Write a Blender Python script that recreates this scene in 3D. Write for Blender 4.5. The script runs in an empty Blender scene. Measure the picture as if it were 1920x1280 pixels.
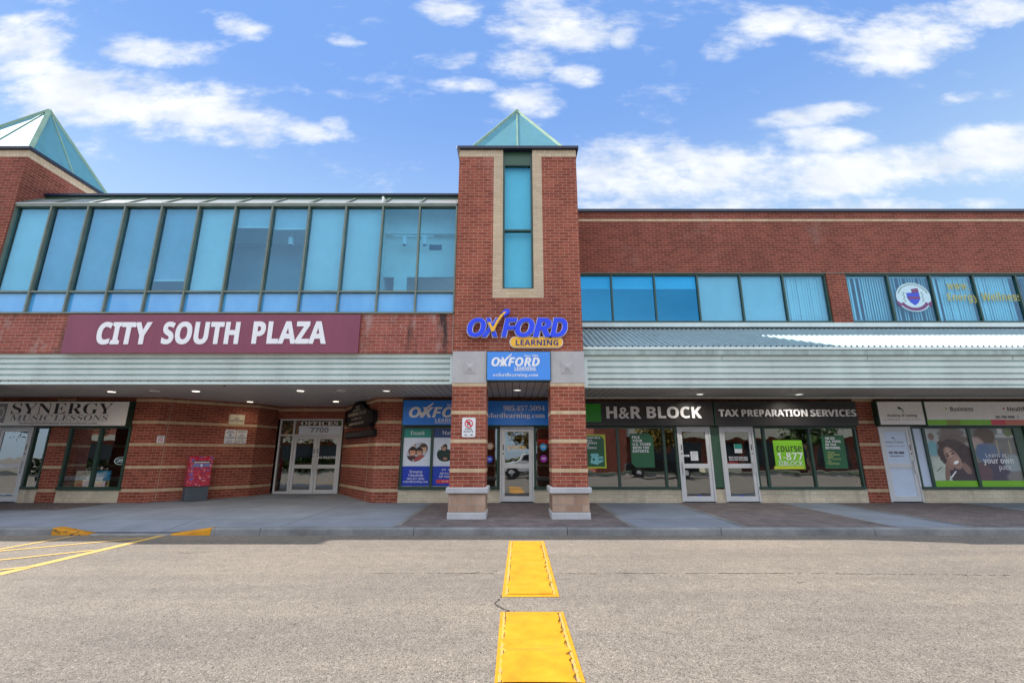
import bpy, bmesh, math, random
import numpy as np
from mathutils import Vector, Matrix
random.seed(7)
R = math.radians
scene = bpy.context.scene
COL = scene.collection

# ------------------------------------------------------------------ camera
F, PITCH, CZ = 866.0, R(13.9), 1.525
cam_d = bpy.data.cameras.new('camera')
cam = bpy.data.objects.new('camera', cam_d); COL.objects.link(cam)
cam.location = (0, 0, CZ); cam.rotation_euler = (R(90) + PITCH, 0, 0)
cam_d.sensor_fit = 'HORIZONTAL'; cam_d.sensor_width = 36.0; cam_d.lens = F / 1920 * 36.0
cam_d.clip_start = 0.05; cam_d.clip_end = 2000
scene.camera = cam

# ------------------------------------------------------------------ light
SUN_DIR = Vector((-1.0, 0.215, 1.0)).normalized()
SUN_EL = math.asin(SUN_DIR.z); SUN_AZ = math.atan2(SUN_DIR.x, SUN_DIR.y)
sun_d = bpy.data.lights.new('sun', 'SUN'); sun_d.energy = 3.4; sun_d.angle = R(0.5); sun_d.color = (1.0, 0.93, 0.84)
sun = bpy.data.objects.new('sun', sun_d); COL.objects.link(sun)
sun.rotation_euler = SUN_DIR.to_track_quat('Z', 'Y').to_euler(); sun.location = (-20, 5, 30)
scene.view_settings.view_transform = 'Standard'; scene.view_settings.look = 'None'
scene.view_settings.gamma = 1.0; scene.view_settings.exposure = 1.4
scene.cycles.max_bounces = 10; scene.cycles.transparent_max_bounces = 12
scene.cycles.glossy_bounces = 5; scene.cycles.diffuse_bounces = 4
scene.cycles.caustics_reflective = False; scene.cycles.caustics_refractive = False
scene.cycles.sample_clamp_indirect = 4.0

def ray(px, py):
    u = (px - 960) / F; v = (640 - py) / F
    return u, math.cos(PITCH) - v * math.sin(PITCH), math.sin(PITCH) + v * math.cos(PITCH)
def at(px, py, Y):
    """survey measurement -> (X, Z) on the facade plane at depth Y"""
    u, y, z = ray(px, py)
    return u / y * Y, z / y * Y + CZ
def XP(px, py, Y): return at(px, py, Y)[0]
def ZP(py, Y): return at(960, py, Y)[1]
def ground(px, py, z=0.0):
    u, y, zz = ray(px, py); t = (z - CZ) / zz
    return u * t, y * t
def onwall(px, py, P, th):
    """point on a vertical wall through P turned by th -> (distance along, Z)"""
    u, y, z = ray(px, py); n = (math.sin(th), -math.cos(th))
    t = (n[0] * P[0] + n[1] * P[1]) / (n[0] * u + n[1] * y)
    return (u * t - P[0]) * math.cos(th) + (y * t - P[1]) * math.sin(th), z * t + CZ
def lin(r, g, b):
    f = lambda c: (c / 255) / 12.92 if c / 255 <= .04045 else ((c / 255 + .055) / 1.055) ** 2.4
    return (f(r), f(g), f(b))

# ------------------------------------------------------------------ world: sky and clouds
world = bpy.data.worlds.new('World'); scene.world = world; world.use_nodes = True
def build_world():
    nt = world.node_tree; N = nt.nodes; L = nt.links
    for n in list(N): N.remove(n)
    def nd(t, **k):
        n = N.new(t)
        for a, b in k.items(): setattr(n, a, b)
        return n
    def mth(op, a, b=None, c=None, clamp=False):
        n = nd('ShaderNodeMath', operation=op); n.use_clamp = clamp
        for i, x in enumerate((a, b, c)):
            if x is None: continue
            if isinstance(x, (int, float)): n.inputs[i].default_value = x
            else: L.new(x, n.inputs[i])
        return n.outputs[0]
    sky = nd('ShaderNodeTexSky', sky_type='NISHITA'); sky.sun_disc = False
    sky.sun_elevation = SUN_EL; sky.sun_rotation = SUN_AZ % (2 * math.pi)
    sky.altitude = 100; sky.air_density = 1.0; sky.dust_density = 0.0; sky.ozone_density = 3.0
    tc = nd('ShaderNodeTexCoord'); sep = nd('ShaderNodeSeparateXYZ'); L.new(tc.outputs['Generated'], sep.inputs[0])
    dx, dy, dz = sep.outputs
    ady = mth('MAXIMUM', mth('ABSOLUTE', dy), 0.03)
    u = mth('DIVIDE', dx, ady); w = mth('DIVIDE', dz, ady)
    comb = nd('ShaderNodeCombineXYZ'); L.new(u, comb.inputs[0]); L.new(mth('MULTIPLY', w, 1.9), comb.inputs[1]); L.new(dy, comb.inputs[2])
    def noise(scale, det, rough=0.55, vec=None):
        n = nd('ShaderNodeTexNoise'); n.inputs['Scale'].default_value = scale; n.inputs['Detail'].default_value = det
        n.inputs['Roughness'].default_value = rough; L.new(vec or comb.outputs[0], n.inputs['Vector']); return n.outputs['Fac']
    n1 = noise(4.2, 8, 0.62); n2 = noise(13.0, 6, 0.6)
    blobs = [(45, 85, 85, 48, 0, 1), (60, 140, 110, 30, 5, .8), (285, 95, 105, 26, 8, 1), (190, 180, 230, 48, 6, 1.1), (400, 215, 150, 36, 14, 1.1),
             (340, 250, 100, 22, 4, .9), (545, 243, 95, 16, 10, .8), (628, 230, 24, 13, 0, .8), (455, 52, 46, 17, 20, .7), (637, 75, 34, 9, 15, .5),
             (845, 15, 60, 24, 10, .8), (1045, 35, 115, 46, 8, 1.1), (1165, 67, 24, 20, 0, .7), (970, 115, 56, 27, 5, .75), (880, 163, 54, 14, 6, .7),
             (990, 186, 66, 25, 4, 1), (1080, 143, 36, 17, 10, .5), (845, 107, 46, 15, 0, .45), (1450, 45, 66, 22, -18, .8), (1545, 50, 64, 26, -5, .75),
             (1390, 70, 60, 22, -20, .5), (1700, 75, 150, 44, -18, 1.15), (1855, 22, 100, 30, -20, 1.05), (1600, 112, 50, 17, -8, .8), (1520, 217, 110, 15, -10, .7),
             (1200, 308, 150, 46, 4, 1), (1400, 330, 260, 52, 0, 1.2), (1700, 312, 240, 36, -7, 1.15), (1890, 275, 130, 40, -8, 1.2), (1530, 265, 80, 22, 0, .75),
             (1825, 182, 60, 9, -8, .45), (1355, 100, 44, 16, -20, .45), (1300, 355, 250, 20, 0, .6), (1500, 385, 400, 12, 0, .5),
             (2150, 150, 160, 50, 0, 1), (-200, 160, 160, 60, 0, 1), (700, -90, 260, 60, 0, 1), (1500, -120, 260, 60, 0, 1), (2200, 330, 200, 40, 0, 1)]
    tot = None
    for (bx, by, rx, ry, tilt, st) in blobs:
        uu, yy, zz = ray(bx, by); u0, w0 = uu / yy, zz / yy
        a = rx / F / yy; u1, y1, z1 = ray(bx, by - ry); u2, y2, z2 = ray(bx, by + ry); b = (z1 / y1 - z2 / y2) / 2
        du = mth('SUBTRACT', u, u0); dw = mth('SUBTRACT', w, w0); t = R(tilt); k = 1.1
        p = mth('ADD', mth('MULTIPLY', du, math.cos(t) / a), mth('MULTIPLY', dw, -math.sin(t) / a * k))
        q = mth('ADD', mth('MULTIPLY', du, math.sin(t) / b / k), mth('MULTIPLY', dw, math.cos(t) / b))
        d = mth('ADD', mth('MULTIPLY', p, p), mth('MULTIPLY', q, q))
        m = mth('MULTIPLY', mth('SUBTRACT', 1.45, d), st)
        m = mth('MAXIMUM', m, -0.8)
        tot = m if tot is None else mth('MAXIMUM', tot, m)
    nz = mth('ADD', mth('MULTIPLY', mth('SUBTRACT', n1, 0.5), 5.4), mth('MULTIPLY', mth('SUBTRACT', n2, 0.5), 2.6))
    dens = mth('ADD', mth('MULTIPLY', tot, 0.9), nz)
    sm = nd('ShaderNodeMapRange'); sm.interpolation_type = 'SMOOTHSTEP'; L.new(dens, sm.inputs[0])
    sm.inputs[1].default_value = -0.40; sm.inputs[2].default_value = 1.75
    front = sm.outputs[0]
    # the sky behind the photographer: bright cloud veil added to light the shaded facade
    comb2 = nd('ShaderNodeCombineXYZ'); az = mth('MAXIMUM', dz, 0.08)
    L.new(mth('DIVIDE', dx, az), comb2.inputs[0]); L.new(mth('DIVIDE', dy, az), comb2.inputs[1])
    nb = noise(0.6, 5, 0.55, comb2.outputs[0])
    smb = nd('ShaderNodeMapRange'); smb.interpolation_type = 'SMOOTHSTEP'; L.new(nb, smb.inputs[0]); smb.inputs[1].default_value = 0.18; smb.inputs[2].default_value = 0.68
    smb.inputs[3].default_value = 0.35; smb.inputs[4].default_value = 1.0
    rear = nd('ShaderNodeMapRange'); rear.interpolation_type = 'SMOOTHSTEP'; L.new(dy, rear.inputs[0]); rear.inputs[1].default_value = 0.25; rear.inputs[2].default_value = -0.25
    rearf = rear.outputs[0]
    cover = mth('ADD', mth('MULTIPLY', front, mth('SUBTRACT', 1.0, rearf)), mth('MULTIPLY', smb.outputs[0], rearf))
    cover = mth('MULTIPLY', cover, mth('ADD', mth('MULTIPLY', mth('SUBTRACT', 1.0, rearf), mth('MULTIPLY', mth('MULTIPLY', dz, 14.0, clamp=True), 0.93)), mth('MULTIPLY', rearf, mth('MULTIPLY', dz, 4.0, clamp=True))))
    shade = nd('ShaderNodeMapRange'); L.new(noise(7.0, 4, 0.5), shade.inputs[0]); shade.inputs[1].default_value = .3; shade.inputs[2].default_value = .7
    cc = nd('ShaderNodeMix', data_type='RGBA'); L.new(shade.outputs[0], cc.inputs['Factor'])
    cc.inputs['A'].default_value = (2.3, 2.5, 2.8, 1); cc.inputs['B'].default_value = (3.3, 3.33, 3.36, 1)
    cr = nd('ShaderNodeMix', data_type='RGBA'); L.new(rearf, cr.inputs['Factor']); L.new(cc.outputs['Result'], cr.inputs['A']); cr.inputs['B'].default_value = (REAR_FILL * .93, REAR_FILL, REAR_FILL * 1.12, 1); cc = cr
    hsv = nd('ShaderNodeHueSaturation'); hsv.inputs['Saturation'].default_value = SKY_SAT; hsv.inputs['Value'].default_value = SKY_VAL
    L.new(sky.outputs[0], hsv.inputs['Color'])
    tint = nd('ShaderNodeMix', data_type='RGBA', blend_type='MULTIPLY'); tint.inputs['Factor'].default_value = 1.0
    L.new(hsv.outputs[0], tint.inputs['A']); tint.inputs['B'].default_value = (*SKY_TINT, 1)
    gr = nd('ShaderNodeMapRange'); gr.interpolation_type = 'SMOOTHSTEP'; L.new(dz, gr.inputs[0]); gr.inputs[1].default_value = .30; gr.inputs[2].default_value = .68
    gc = nd('ShaderNodeMix', data_type='RGBA'); L.new(gr.outputs[0], gc.inputs['Factor']); gc.inputs['A'].default_value = (1.52, 2.16, 2.85, 1); gc.inputs['B'].default_value = (.64, 1.25, 2.64, 1)
    ev = nd('ShaderNodeMix', data_type='RGBA'); ev.inputs['Factor'].default_value = .88; L.new(tint.outputs['Result'], ev.inputs['A']); L.new(gc.outputs['Result'], ev.inputs['B']); tint = ev
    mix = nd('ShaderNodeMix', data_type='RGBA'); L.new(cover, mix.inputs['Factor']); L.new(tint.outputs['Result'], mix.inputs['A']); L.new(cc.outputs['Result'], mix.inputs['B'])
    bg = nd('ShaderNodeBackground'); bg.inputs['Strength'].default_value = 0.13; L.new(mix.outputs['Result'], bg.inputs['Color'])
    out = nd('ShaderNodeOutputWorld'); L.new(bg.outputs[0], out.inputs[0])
REAR_FILL = 5.5
SKY_SAT, SKY_VAL, SKY_TINT = 1.0, 0.71, (.98, .955, 1.08)
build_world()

# ------------------------------------------------------------------ materials
MATS = {}
class NT:
    def __init__(s, name):
        m = bpy.data.materials.new(name); m.use_nodes = True; s.m = m; s.N = m.node_tree.nodes; s.L = m.node_tree.links
        s.b = s.N['Principled BSDF']; s.out = s.N['Material Output']; MATS[name] = m
    def nd(s, t, **k):
        n = s.N.new(t)
        for a, b in k.items(): setattr(n, a, b)
        return n
    def lk(s, a, b): s.L.new(a, b)
    def coord(s, kind='Object'):
        return s.nd('ShaderNodeTexCoord').outputs[kind]
    def mapping(s, vec, scale=(1, 1, 1), loc=(0, 0, 0)):
        n = s.nd('ShaderNodeMapping'); n.inputs['Scale'].default_value = scale; n.inputs['Location'].default_value = loc; s.lk(vec, n.inputs['Vector']); return n.outputs[0]
    def noise(s, vec, scale, det=3, rough=.5):
        n = s.nd('ShaderNodeTexNoise'); n.inputs['Scale'].default_value = scale; n.inputs['Detail'].default_value = det; n.inputs['Roughness'].default_value = rough
        s.lk(vec, n.inputs['Vector']); return n.outputs['Fac']
    def ramp(s, fac, stops):
        n = s.nd('ShaderNodeValToRGB'); e = n.color_ramp.elements
        while len(e) > len(stops): e.remove(e[-1])
        while len(e) < len(stops): e.new(0.5)
        for el, (p, c) in zip(e, stops): el.position = p; el.color = (*c, 1) if len(c) == 3 else c
        s.lk(fac, n.inputs[0]); return n.outputs[0]
    def mix(s, fac, a, b, blend='MIX'):
        n = s.nd('ShaderNodeMix', data_type='RGBA', blend_type=blend)
        for k, x in (('Factor', fac), ('A', a), ('B', b)):
            if isinstance(x, (int, float)): n.inputs[k].default_value = x
            elif isinstance(x, tuple): n.inputs[k].default_value = (*x[:3], 1)
            else: s.lk(x, n.inputs[k])
        return n.outputs['Result']
    def m2(s, op, a, b, clamp=False):
        n = s.nd('ShaderNodeMath', operation=op); n.use_clamp = clamp
        for i, x in enumerate((a, b)):
            if isinstance(x, (int, float)): n.inputs[i].default_value = x
            else: s.lk(x, n.inputs[i])
        return n.outputs[0]
    def bump(s, h, strength=.3, dist=.01):
        n = s.nd('ShaderNodeBump'); n.inputs['Strength'].default_value = strength; n.inputs['Distance'].default_value = dist
        s.lk(h, n.inputs['Height']); s.lk(n.outputs[0], s.b.inputs['Normal']); return n.outputs[0]
    def set(s, **k):
        for a, v in k.items():
            i = s.b.inputs[{'base': 'Base Color', 'rough': 'Roughness', 'metal': 'Metallic', 'spec': 'Specular IOR Level', 'emit': 'Emission Color', 'emits': 'Emission Strength'}.get(a, a)]
            if isinstance(v, tuple): i.default_value = (*v[:3], 1)
            elif isinstance(v, (int, float)): i.default_value = v
            else: s.lk(v, i)
        return s

def paint(name, col, rough=.5, var=.10, metal=0.0, spec=.5, scale=3.0, bump=0.0, streak=False):
    t = NT(name); o = t.coord(); v = t.mapping(o, (scale, scale, scale * (.15 if streak else 1)))
    n = t.noise(v, 1.0, 6, .65); c = t.ramp(n, [(.3, tuple(x * (1 - var) for x in col)), (.7, tuple(min(1, x * (1 + var)) for x in col))])
    t.set(base=c, rough=rough, metal=metal, spec=spec)
    if bump: t.bump(t.noise(o, 60, 4), bump, .004)
    return t.m
def brick(name, c1, c2, mortar, bw=.235, rh=.0825, ms=.009, stain=.25, rough=.85, off=.5, eff=0.0):
    t = NT(name); uv = t.coord('UV'); o = t.coord()
    b = t.nd('ShaderNodeTexBrick'); b.offset = off; b.squash = 1.0; t.lk(uv, b.inputs['Vector'])
    b.inputs['Color1'].default_value = (*c1, 1); b.inputs['Color2'].default_value = (*c2, 1); b.inputs['Mortar'].default_value = (*mortar, 1)
    b.inputs['Scale'].default_value = 1; b.inputs['Brick Width'].default_value = bw; b.inputs['Row Height'].default_value = rh
    b.inputs['Mortar Size'].default_value = ms * .5; b.inputs['Mortar Smooth'].default_value = .25; b.inputs['Bias'].default_value = -.1
    n = t.noise(t.mapping(o, (1.3, 1.3, .5)), 1.0, 7, .65); k = t.ramp(n, [(.25, (1 - stain,) * 3), (.75, (1 + stain * .6,) * 3)])
    c = t.mix(1.0, b.outputs['Color'], k, 'MULTIPLY')
    n2 = t.noise(o, 55, 4, .7); c = t.mix(1.0, c, t.ramp(n2, [(.2, (.82,) * 3), (.8, (1.15,) * 3)]), 'MULTIPLY')
    bl = t.noise(t.mapping(o, (.9, .9, .45), (4, 9, 2)), 1.0, 7, .7); c = t.mix(t.m2('MULTIPLY', t.ramp(bl, [(.58, (0,) * 3), (.78, (1,) * 3)]), .22), c, (.40, .33, .30))
    if eff:
        e = t.noise(t.mapping(o, (2.4, 2.4, .9)), 1.0, 8, .7); c = t.mix(t.m2('MULTIPLY', t.ramp(e, [(.55, (0,) * 3), (.75, (1,) * 3)]), eff), c, (.42, .34, .32))
        d = t.noise(t.mapping(o, (2.0, 2.0, .35), (7, 3, 1)), 1.0, 6, .7); c = t.mix(t.m2('MULTIPLY', t.ramp(d, [(.56, (0,) * 3), (.7, (1,) * 3)]), eff * 1.2), c, (.035, .03, .03))
    t.set(base=c, rough=rough, spec=.25)
    h = t.m2('ADD', t.m2('MULTIPLY', b.outputs['Fac'], -1.0), t.m2('MULTIPLY', n2, .35)); t.bump(h, .55, .006)
    return t.m

brick('brick_red', (.235, .055, .033), (.36, .096, .058), (.50, .355, .27))
brick('brick_upper', (.180, .044, .027), (.265, .069, .044), (.37, .25, .185), ms=.009)
brick('brick_stained', (.26, .07, .05), (.35, .10, .072), (.46, .34, .28), eff=.8)
brick('brick_tan', (.52, .38, .235), (.62, .47, .31), (.50, .40, .30), bw=.16, stain=.12)
brick('brick_tan_long', (.52, .40, .27), (.60, .47, .33), (.42, .34, .25), bw=.235, stain=.12)
brick('block_cream', (.62, .54, .40), (.72, .63, .48), (.46, .40, .30), bw=.24, rh=.088, stain=.25, eff=.25)
brick('stone_rough', (.42, .27, .19), (.52, .36, .27), (.50, .45, .40), bw=.40, rh=.20, ms=.012, stain=.4)
def tweak_stone():
    t = MATS['stone_rough'].node_tree
    bp = [n for n in t.nodes if n.type == 'BUMP'][0]; bp.inputs['Strength'].default_value = .9; bp.inputs['Distance'].default_value = .03
tweak_stone()

def asphalt():
    t = NT('asphalt'); o = t.coord()
    vr = t.nd('ShaderNodeTexVoronoi'); vr.inputs['Scale'].default_value = 105; t.lk(o, vr.inputs['Vector'])
    v2 = t.nd('ShaderNodeTexVoronoi'); v2.inputs['Scale'].default_value = 52; t.lk(t.mapping(o, (1, 1, 1), (3.3, 1.7, 0)), v2.inputs['Vector'])
    hs = t.nd('ShaderNodeSeparateColor'); t.lk(vr.outputs['Color'], hs.inputs[0])
    hs2 = t.nd('ShaderNodeSeparateColor'); t.lk(v2.outputs['Color'], hs2.inputs[0])
    a = t.ramp(hs.outputs[0], [(0, (.085, .072, .060)), (.22, (.172, .149, .124)), (.75, (.215, .187, .156)), (1, (.30, .264, .223))])
    b = t.ramp(hs2.outputs[1], [(0, (.55,) * 3), (.07, (.94,) * 3), (.94, (1.03,) * 3), (1, (1.35,) * 3)])
    c = t.mix(1.0, a, b, 'MULTIPLY')
    big = t.noise(o, .35, 5, .6); c = t.mix(1.0, c, t.ramp(big, [(.3, (.86, .86, .88)), (.7, (1.1, 1.09, 1.06))]), 'MULTIPLY')
    mid = t.noise(o, 5, 5, .7); c = t.mix(1.0, c, t.ramp(mid, [(.3, (.86,) * 3), (.72, (1.1,) * 3)]), 'MULTIPLY')
    oil = t.noise(t.mapping(o, (1, 1, 1), (11.3, 4.7, 0)), .9, 4, .6); c = t.mix(t.m2('MULTIPLY', t.ramp(oil, [(.64, (0,) * 3), (.76, (1,) * 3)]), .38), c, (.06, .055, .05))
    tyre = t.noise(t.mapping(o, (.12, 1.6, 1), (2.0, .3, 0)), 1.0, 4, .6); c = t.mix(1.0, c, t.ramp(tyre, [(.35, (.90, .90, .91)), (.6, (1.05, 1.045, 1.03))]), 'MULTIPLY')
    t.set(base=c, rough=.9, spec=.3)
    h = t.m2('ADD', t.m2('MULTIPLY', vr.outputs['Distance'], -1.2), t.m2('MULTIPLY', t.noise(o, 160, 3), .6)); t.bump(h, .6, .006)
asphalt()
def concrete(name, col, joints=None, var=.16, bump=.25, stains=True):
    t = NT(name); o = t.coord()
    n = t.noise(o, 1.1, 7, .65); c = t.ramp(n, [(.3, tuple(x * (1 - var) for x in col)), (.7, tuple(x * (1 + var) for x in col))])
    f = t.noise(o, 120, 3, .7); c = t.mix(1.0, c, t.ramp(f, [(.25, (.72,) * 3), (.75, (1.22,) * 3)]), 'MULTIPLY')
    h = f
    if stains:
        s = t.noise(t.mapping(o, (1, 1, 1), (5, 2, 1)), 2.6, 5, .75); c = t.mix(t.m2('MULTIPLY', t.ramp(s, [(.60, (0,) * 3), (.72, (1,) * 3)]), .35), c, tuple(x * .45 for x in col))
    if joints:
        b = t.nd('ShaderNodeTexBrick'); b.offset = 0; b.squash = 1; t.lk(o, b.inputs['Vector'])
        for k, val in (('Scale', 1), ('Brick Width', joints[0]), ('Row Height', joints[1]), ('Mortar Size', .011), ('Mortar Smooth', .1)): b.inputs[k].default_value = val
        c = t.mix(b.outputs['Fac'], c, tuple(x * .35 for x in col)); h = t.m2('ADD', f, t.m2('MULTIPLY', b.outputs['Fac'], -3.0))
    t.set(base=c, rough=.9, spec=.25); t.bump(h, bump, .005); return t.m
concrete('sidewalk_concrete', (.21, .237, .278), (2.35, 2.2))
concrete('kerb_concrete', (.215, .215, .215), None, .38, .9)
concrete('cap_stone', (.50, .50, .51), None, .16, .35)
concrete('pier_concrete', (.47, .46, .46), None, .12, .2)
def pavers():
    t = NT('pavers'); o = t.coord()
    m = t.nd('ShaderNodeMapping'); m.inputs['Rotation'].default_value = (0, 0, R(45)); t.lk(o, m.inputs['Vector'])
    b = t.nd('ShaderNodeTexBrick'); t.lk(m.outputs[0], b.inputs['Vector'])
    b.inputs['Color1'].default_value = (.125, .105, .105, 1); b.inputs['Color2'].default_value = (.185, .152, .148, 1); b.inputs['Mortar'].default_value = (.10, .09, .085, 1)
    for k, v in (('Scale', 1), ('Brick Width', .22), ('Row Height', .11), ('Mortar Size', .005), ('Mortar Smooth', .2)): b.inputs[k].default_value = v
    n = t.noise(o, 2.2, 6, .7); c = t.mix(1.0, b.outputs['Color'], t.ramp(n, [(.3, (.75,) * 3), (.7, (1.25,) * 3)]), 'MULTIPLY')
    t.set(base=c, rough=.85, spec=.3); t.bump(t.m2('MULTIPLY', b.outputs['Fac'], -1), .5, .005)
pavers()
def yellow_paint():
    t = NT('yellow_paint'); o = t.coord()
    n = t.noise(o, 3.0, 6, .65); c = t.ramp(n, [(.25, (.46, .175, .003)), (.5, (.58, .255, .006)), (.75, (.64, .31, .013))])
    sc = t.noise(t.mapping(o, (.35, 1.4, 1), (1.7, 5.1, 0)), 2.2, 6, .7); c = t.mix(t.m2('MULTIPLY', t.ramp(sc, [(.55, (0,) * 3), (.72, (1,) * 3)]), .4), c, (.20, .11, .03))
    w = t.noise(o, 45, 6, .75); c = t.mix(t.ramp(w, [(.64, (0,) * 3), (.72, (1,) * 3)]), c, (.25, .17, .08))
    v = t.noise(t.mapping(o, (1, .25, 1)), 9, 5, .7); c = t.mix(t.m2('MULTIPLY', t.ramp(v, [(.62, (0,) * 3), (.7, (1,) * 3)]), .45), c, (.45, .25, .03))
    t.set(base=c, rough=.6, spec=.35); t.bump(t.noise(o, 130, 4), .45, .006)
yellow_paint()
def scuffed_yellow():
    t = NT('yellow_scuffed'); o = t.coord(); n = t.noise(o, 3.0, 6, .65); c = t.ramp(n, [(.3, (.42, .17, .004)), (.7, (.56, .25, .01))])
    w = t.noise(t.mapping(o, (1, 1, 2.5), (3.1, .7, 0)), 7, 6, .75); c = t.mix(t.ramp(w, [(.54, (0,) * 3), (.60, (1,) * 3)]), c, (.045, .04, .038))
    t.set(base=c, rough=.7, spec=.3); t.bump(t.noise(o, 130, 4), .5, .006)
scuffed_yellow()
def worn_yellow():
    t = NT('worn_yellow'); o = t.coord(); w = t.noise(o, 26, 7, .8)
    c = t.mix(t.ramp(w, [(.50, (0,) * 3), (.60, (1,) * 3)]), (.55, .32, .05), (.30, .23, .18))
    t.set(base=c, rough=.8, spec=.3); t.bump(t.noise(o, 130, 4), .6, .008)
worn_yellow()
def line_paint():
    t = NT('line_paint'); o = t.coord(); w = t.noise(o, 40, 7, .8)
    c = t.mix(t.ramp(w, [(.60, (0,) * 3), (.70, (1,) * 3)]), (.50, .33, .10), (.24, .20, .16))
    t.set(base=c, rough=.85, spec=.3); t.bump(t.noise(o, 140, 4), .5, .006)
line_paint()
def crack_mat():
    t = NT('crack_dark'); t.set(base=(.055, .048, .042), rough=.95, spec=.1)
crack_mat()

paint('fascia_green', (.60, .69, .665), .45, .10, streak=True, scale=2.0)
paint('gutter_green', (.32, .40, .38), .45, .28, streak=True, scale=5.0)
paint('roof_metal', (.30, .40, .42), .42, .12, spec=.6)
paint('navy_cap', (.012, .018, .045), .35, .15)
paint('green_frame', (.020, .060, .042), .35, .15)
paint('olive_frame', (.15, .18, .14), .4, .2)
paint('green_panel', (.035, .095, .055), .4, .1)
paint('aluminium', (.62, .63, .64), .38, .05, metal=.0, spec=.6)
paint('white_paint', (.80, .80, .79), .45, .04)
paint('dark_metal', (.03, .03, .032), .4, .1)
paint('interior_wall', (.55, .55, .53), .8, .05)
paint('interior_light', (.86, .86, .80), .8, .05)
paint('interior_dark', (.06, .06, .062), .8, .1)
paint('blind_white', (.74, .72, .68), .7, .05)
paint('blind_grey', (.44, .47, .52), .7, .06)
paint('blind_vertical', (.86, .85, .80), .7, .05)
paint('blind_mid', (.52, .55, .58), .7, .06)
paint('sign_maroon', (.215, .045, .085), .5, .10, streak=True, scale=3)
paint('sign_white', (.84, .82, .79), .4, .06)
paint('sign_cream', (.62, .58, .46), .5, .06)
paint('letter_white', (.80, .80, .82), .4, .02)
paint('letter_silver', (.80, .80, .81), .35, .05)
paint('letter_black', (.018, .018, .02), .4, .05)
paint('letter_grey', (.22, .22, .24), .4, .05)
paint('letter_blue', (.002, .045, .80), .35, .05)
paint('letter_navy', (.01, .02, .16), .35, .05)
paint('letter_yellow', (.86, .46, .015), .35, .05)
paint('letter_gold', (.38, .37, .12), .5, .1)
paint('sign_blue', (.012, .20, .75), .3, .04)
paint('sign_skyblue', (.05, .26, .78), .3, .04)
paint('sign_charcoal', (.022, .021, .021), .4, .15)
paint('sign_lime', (.012, .30, .008), .35, .05)
paint('film_teal', (.006, .26, .20), .35, .03)
paint('film_navy', (.018, .055, .20), .35, .03)
paint('film_blue', (.006, .045, .46), .35, .03)
paint('film_pale', (.72, .78, .88), .35, .03)
paint('film_frost', (.58, .68, .84), .45, .05)
paint('poster_green', (.010, .115, .045), .4, .05)
paint('poster_lime', (.20, .52, .012), .4, .05)
paint('poster_yellow', (.50, .60, .03), .4, .05)
paint('paper_white', (.72, .74, .76), .6, .03)
paint('pill_red', (.65, .05, .07), .4, .05)
paint('sign_red', (.60, .015, .03), .4, .05)
paint('decal_cyan', (.02, .30, .62), .4, .05)
paint('decal_purple', (.32, .02, .36), .4, .05)
paint('decal_tan', (.42, .26, .17), .5, .1)
paint('decal_blue', (.02, .06, .55), .4, .05)
paint('crest_maroon', (.16, .035, .14), .4, .05)
paint('crest_pale', (.50, .68, .74), .4, .05)
paint('pedestal_grey', (.075, .095, .12), .6, .1)
paint('guitar_wood', (.20, .07, .02), .3, .2)
paint('guitar_dark', (.02, .02, .022), .3, .1)
paint('leaf_green', (.012, .08, .03), .4, .05)
paint('sign_black', (.006, .006, .008), .6, .1, spec=.2)
paint('brass', (.40, .25, .07), .35, .1, metal=.6)

def soffit_mat():
    t = NT('soffit_boards'); o = t.coord(); sp = t.nd('ShaderNodeSeparateXYZ'); t.lk(o, sp.inputs[0])
    fr = t.m2('FRACT', t.m2('MULTIPLY', sp.outputs[0], 1 / .19), 0.0) if False else t.nd('ShaderNodeMath', operation='FRACT').outputs[0]
    fn = fr.node; t.lk(t.m2('MULTIPLY', sp.outputs[0], 1 / .19), fn.inputs[0])
    g = t.m2('LESS_THAN', fr, .09)
    n = t.noise(o, .8, 5, .6); c = t.ramp(n, [(.3, (.44, .42, .40)), (.7, (.52, .50, .475))]); c = t.mix(g, c, (.05, .045, .04))
    t.set(base=c, rough=.55, spec=.4); t.bump(t.m2('MULTIPLY', g, -1.0), .6, .01)
soffit_mat()

def glass(name, tint, gcol, fac, rough=0.0, wav=0.0, wscale=1.2):
    t = NT(name); t.N.remove(t.b)
    tr = t.nd('ShaderNodeBsdfTransparent'); geo = t.nd('ShaderNodeNewGeometry'); bk = geo.outputs['Backfacing']   # tint and mirror once per crossing, on the face the ray enters
    t.lk(t.mix(bk, tint, (1.0, 1.0, 1.0)), tr.inputs[0])
    gl = t.nd('ShaderNodeBsdfGlossy'); gl.inputs['Color'].default_value = (*gcol, 1); gl.inputs['Roughness'].default_value = rough
    if wav:
        n = t.noise(t.coord(), wscale, 2, .5); b = t.nd('ShaderNodeBump'); b.inputs['Strength'].default_value = wav; b.inputs['Distance'].default_value = .05
        t.lk(n, b.inputs['Height']); t.lk(b.outputs[0], gl.inputs['Normal'])
    fr = t.nd('ShaderNodeFresnel'); fr.inputs['IOR'].default_value = 1.5
    f = t.m2('ADD', t.m2('MULTIPLY', fr.outputs[0], 1.0 - fac), fac, True)
    f = t.m2('MULTIPLY', f, t.m2('SUBTRACT', 1.0, bk))
    mx = t.nd('ShaderNodeMixShader'); t.lk(f, mx.inputs[0]); t.lk(tr.outputs[0], mx.inputs[1]); t.lk(gl.outputs[0], mx.inputs[2]); t.lk(mx.outputs[0], t.out.inputs[0])
glass('glass_teal', (.46, .82, .96), (.34, .62, .92), .10, 0.0, .01)
glass('glass_deep', (.30, .74, .97), (.05, .50, 1.0), .20, 0.0, .01)
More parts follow.
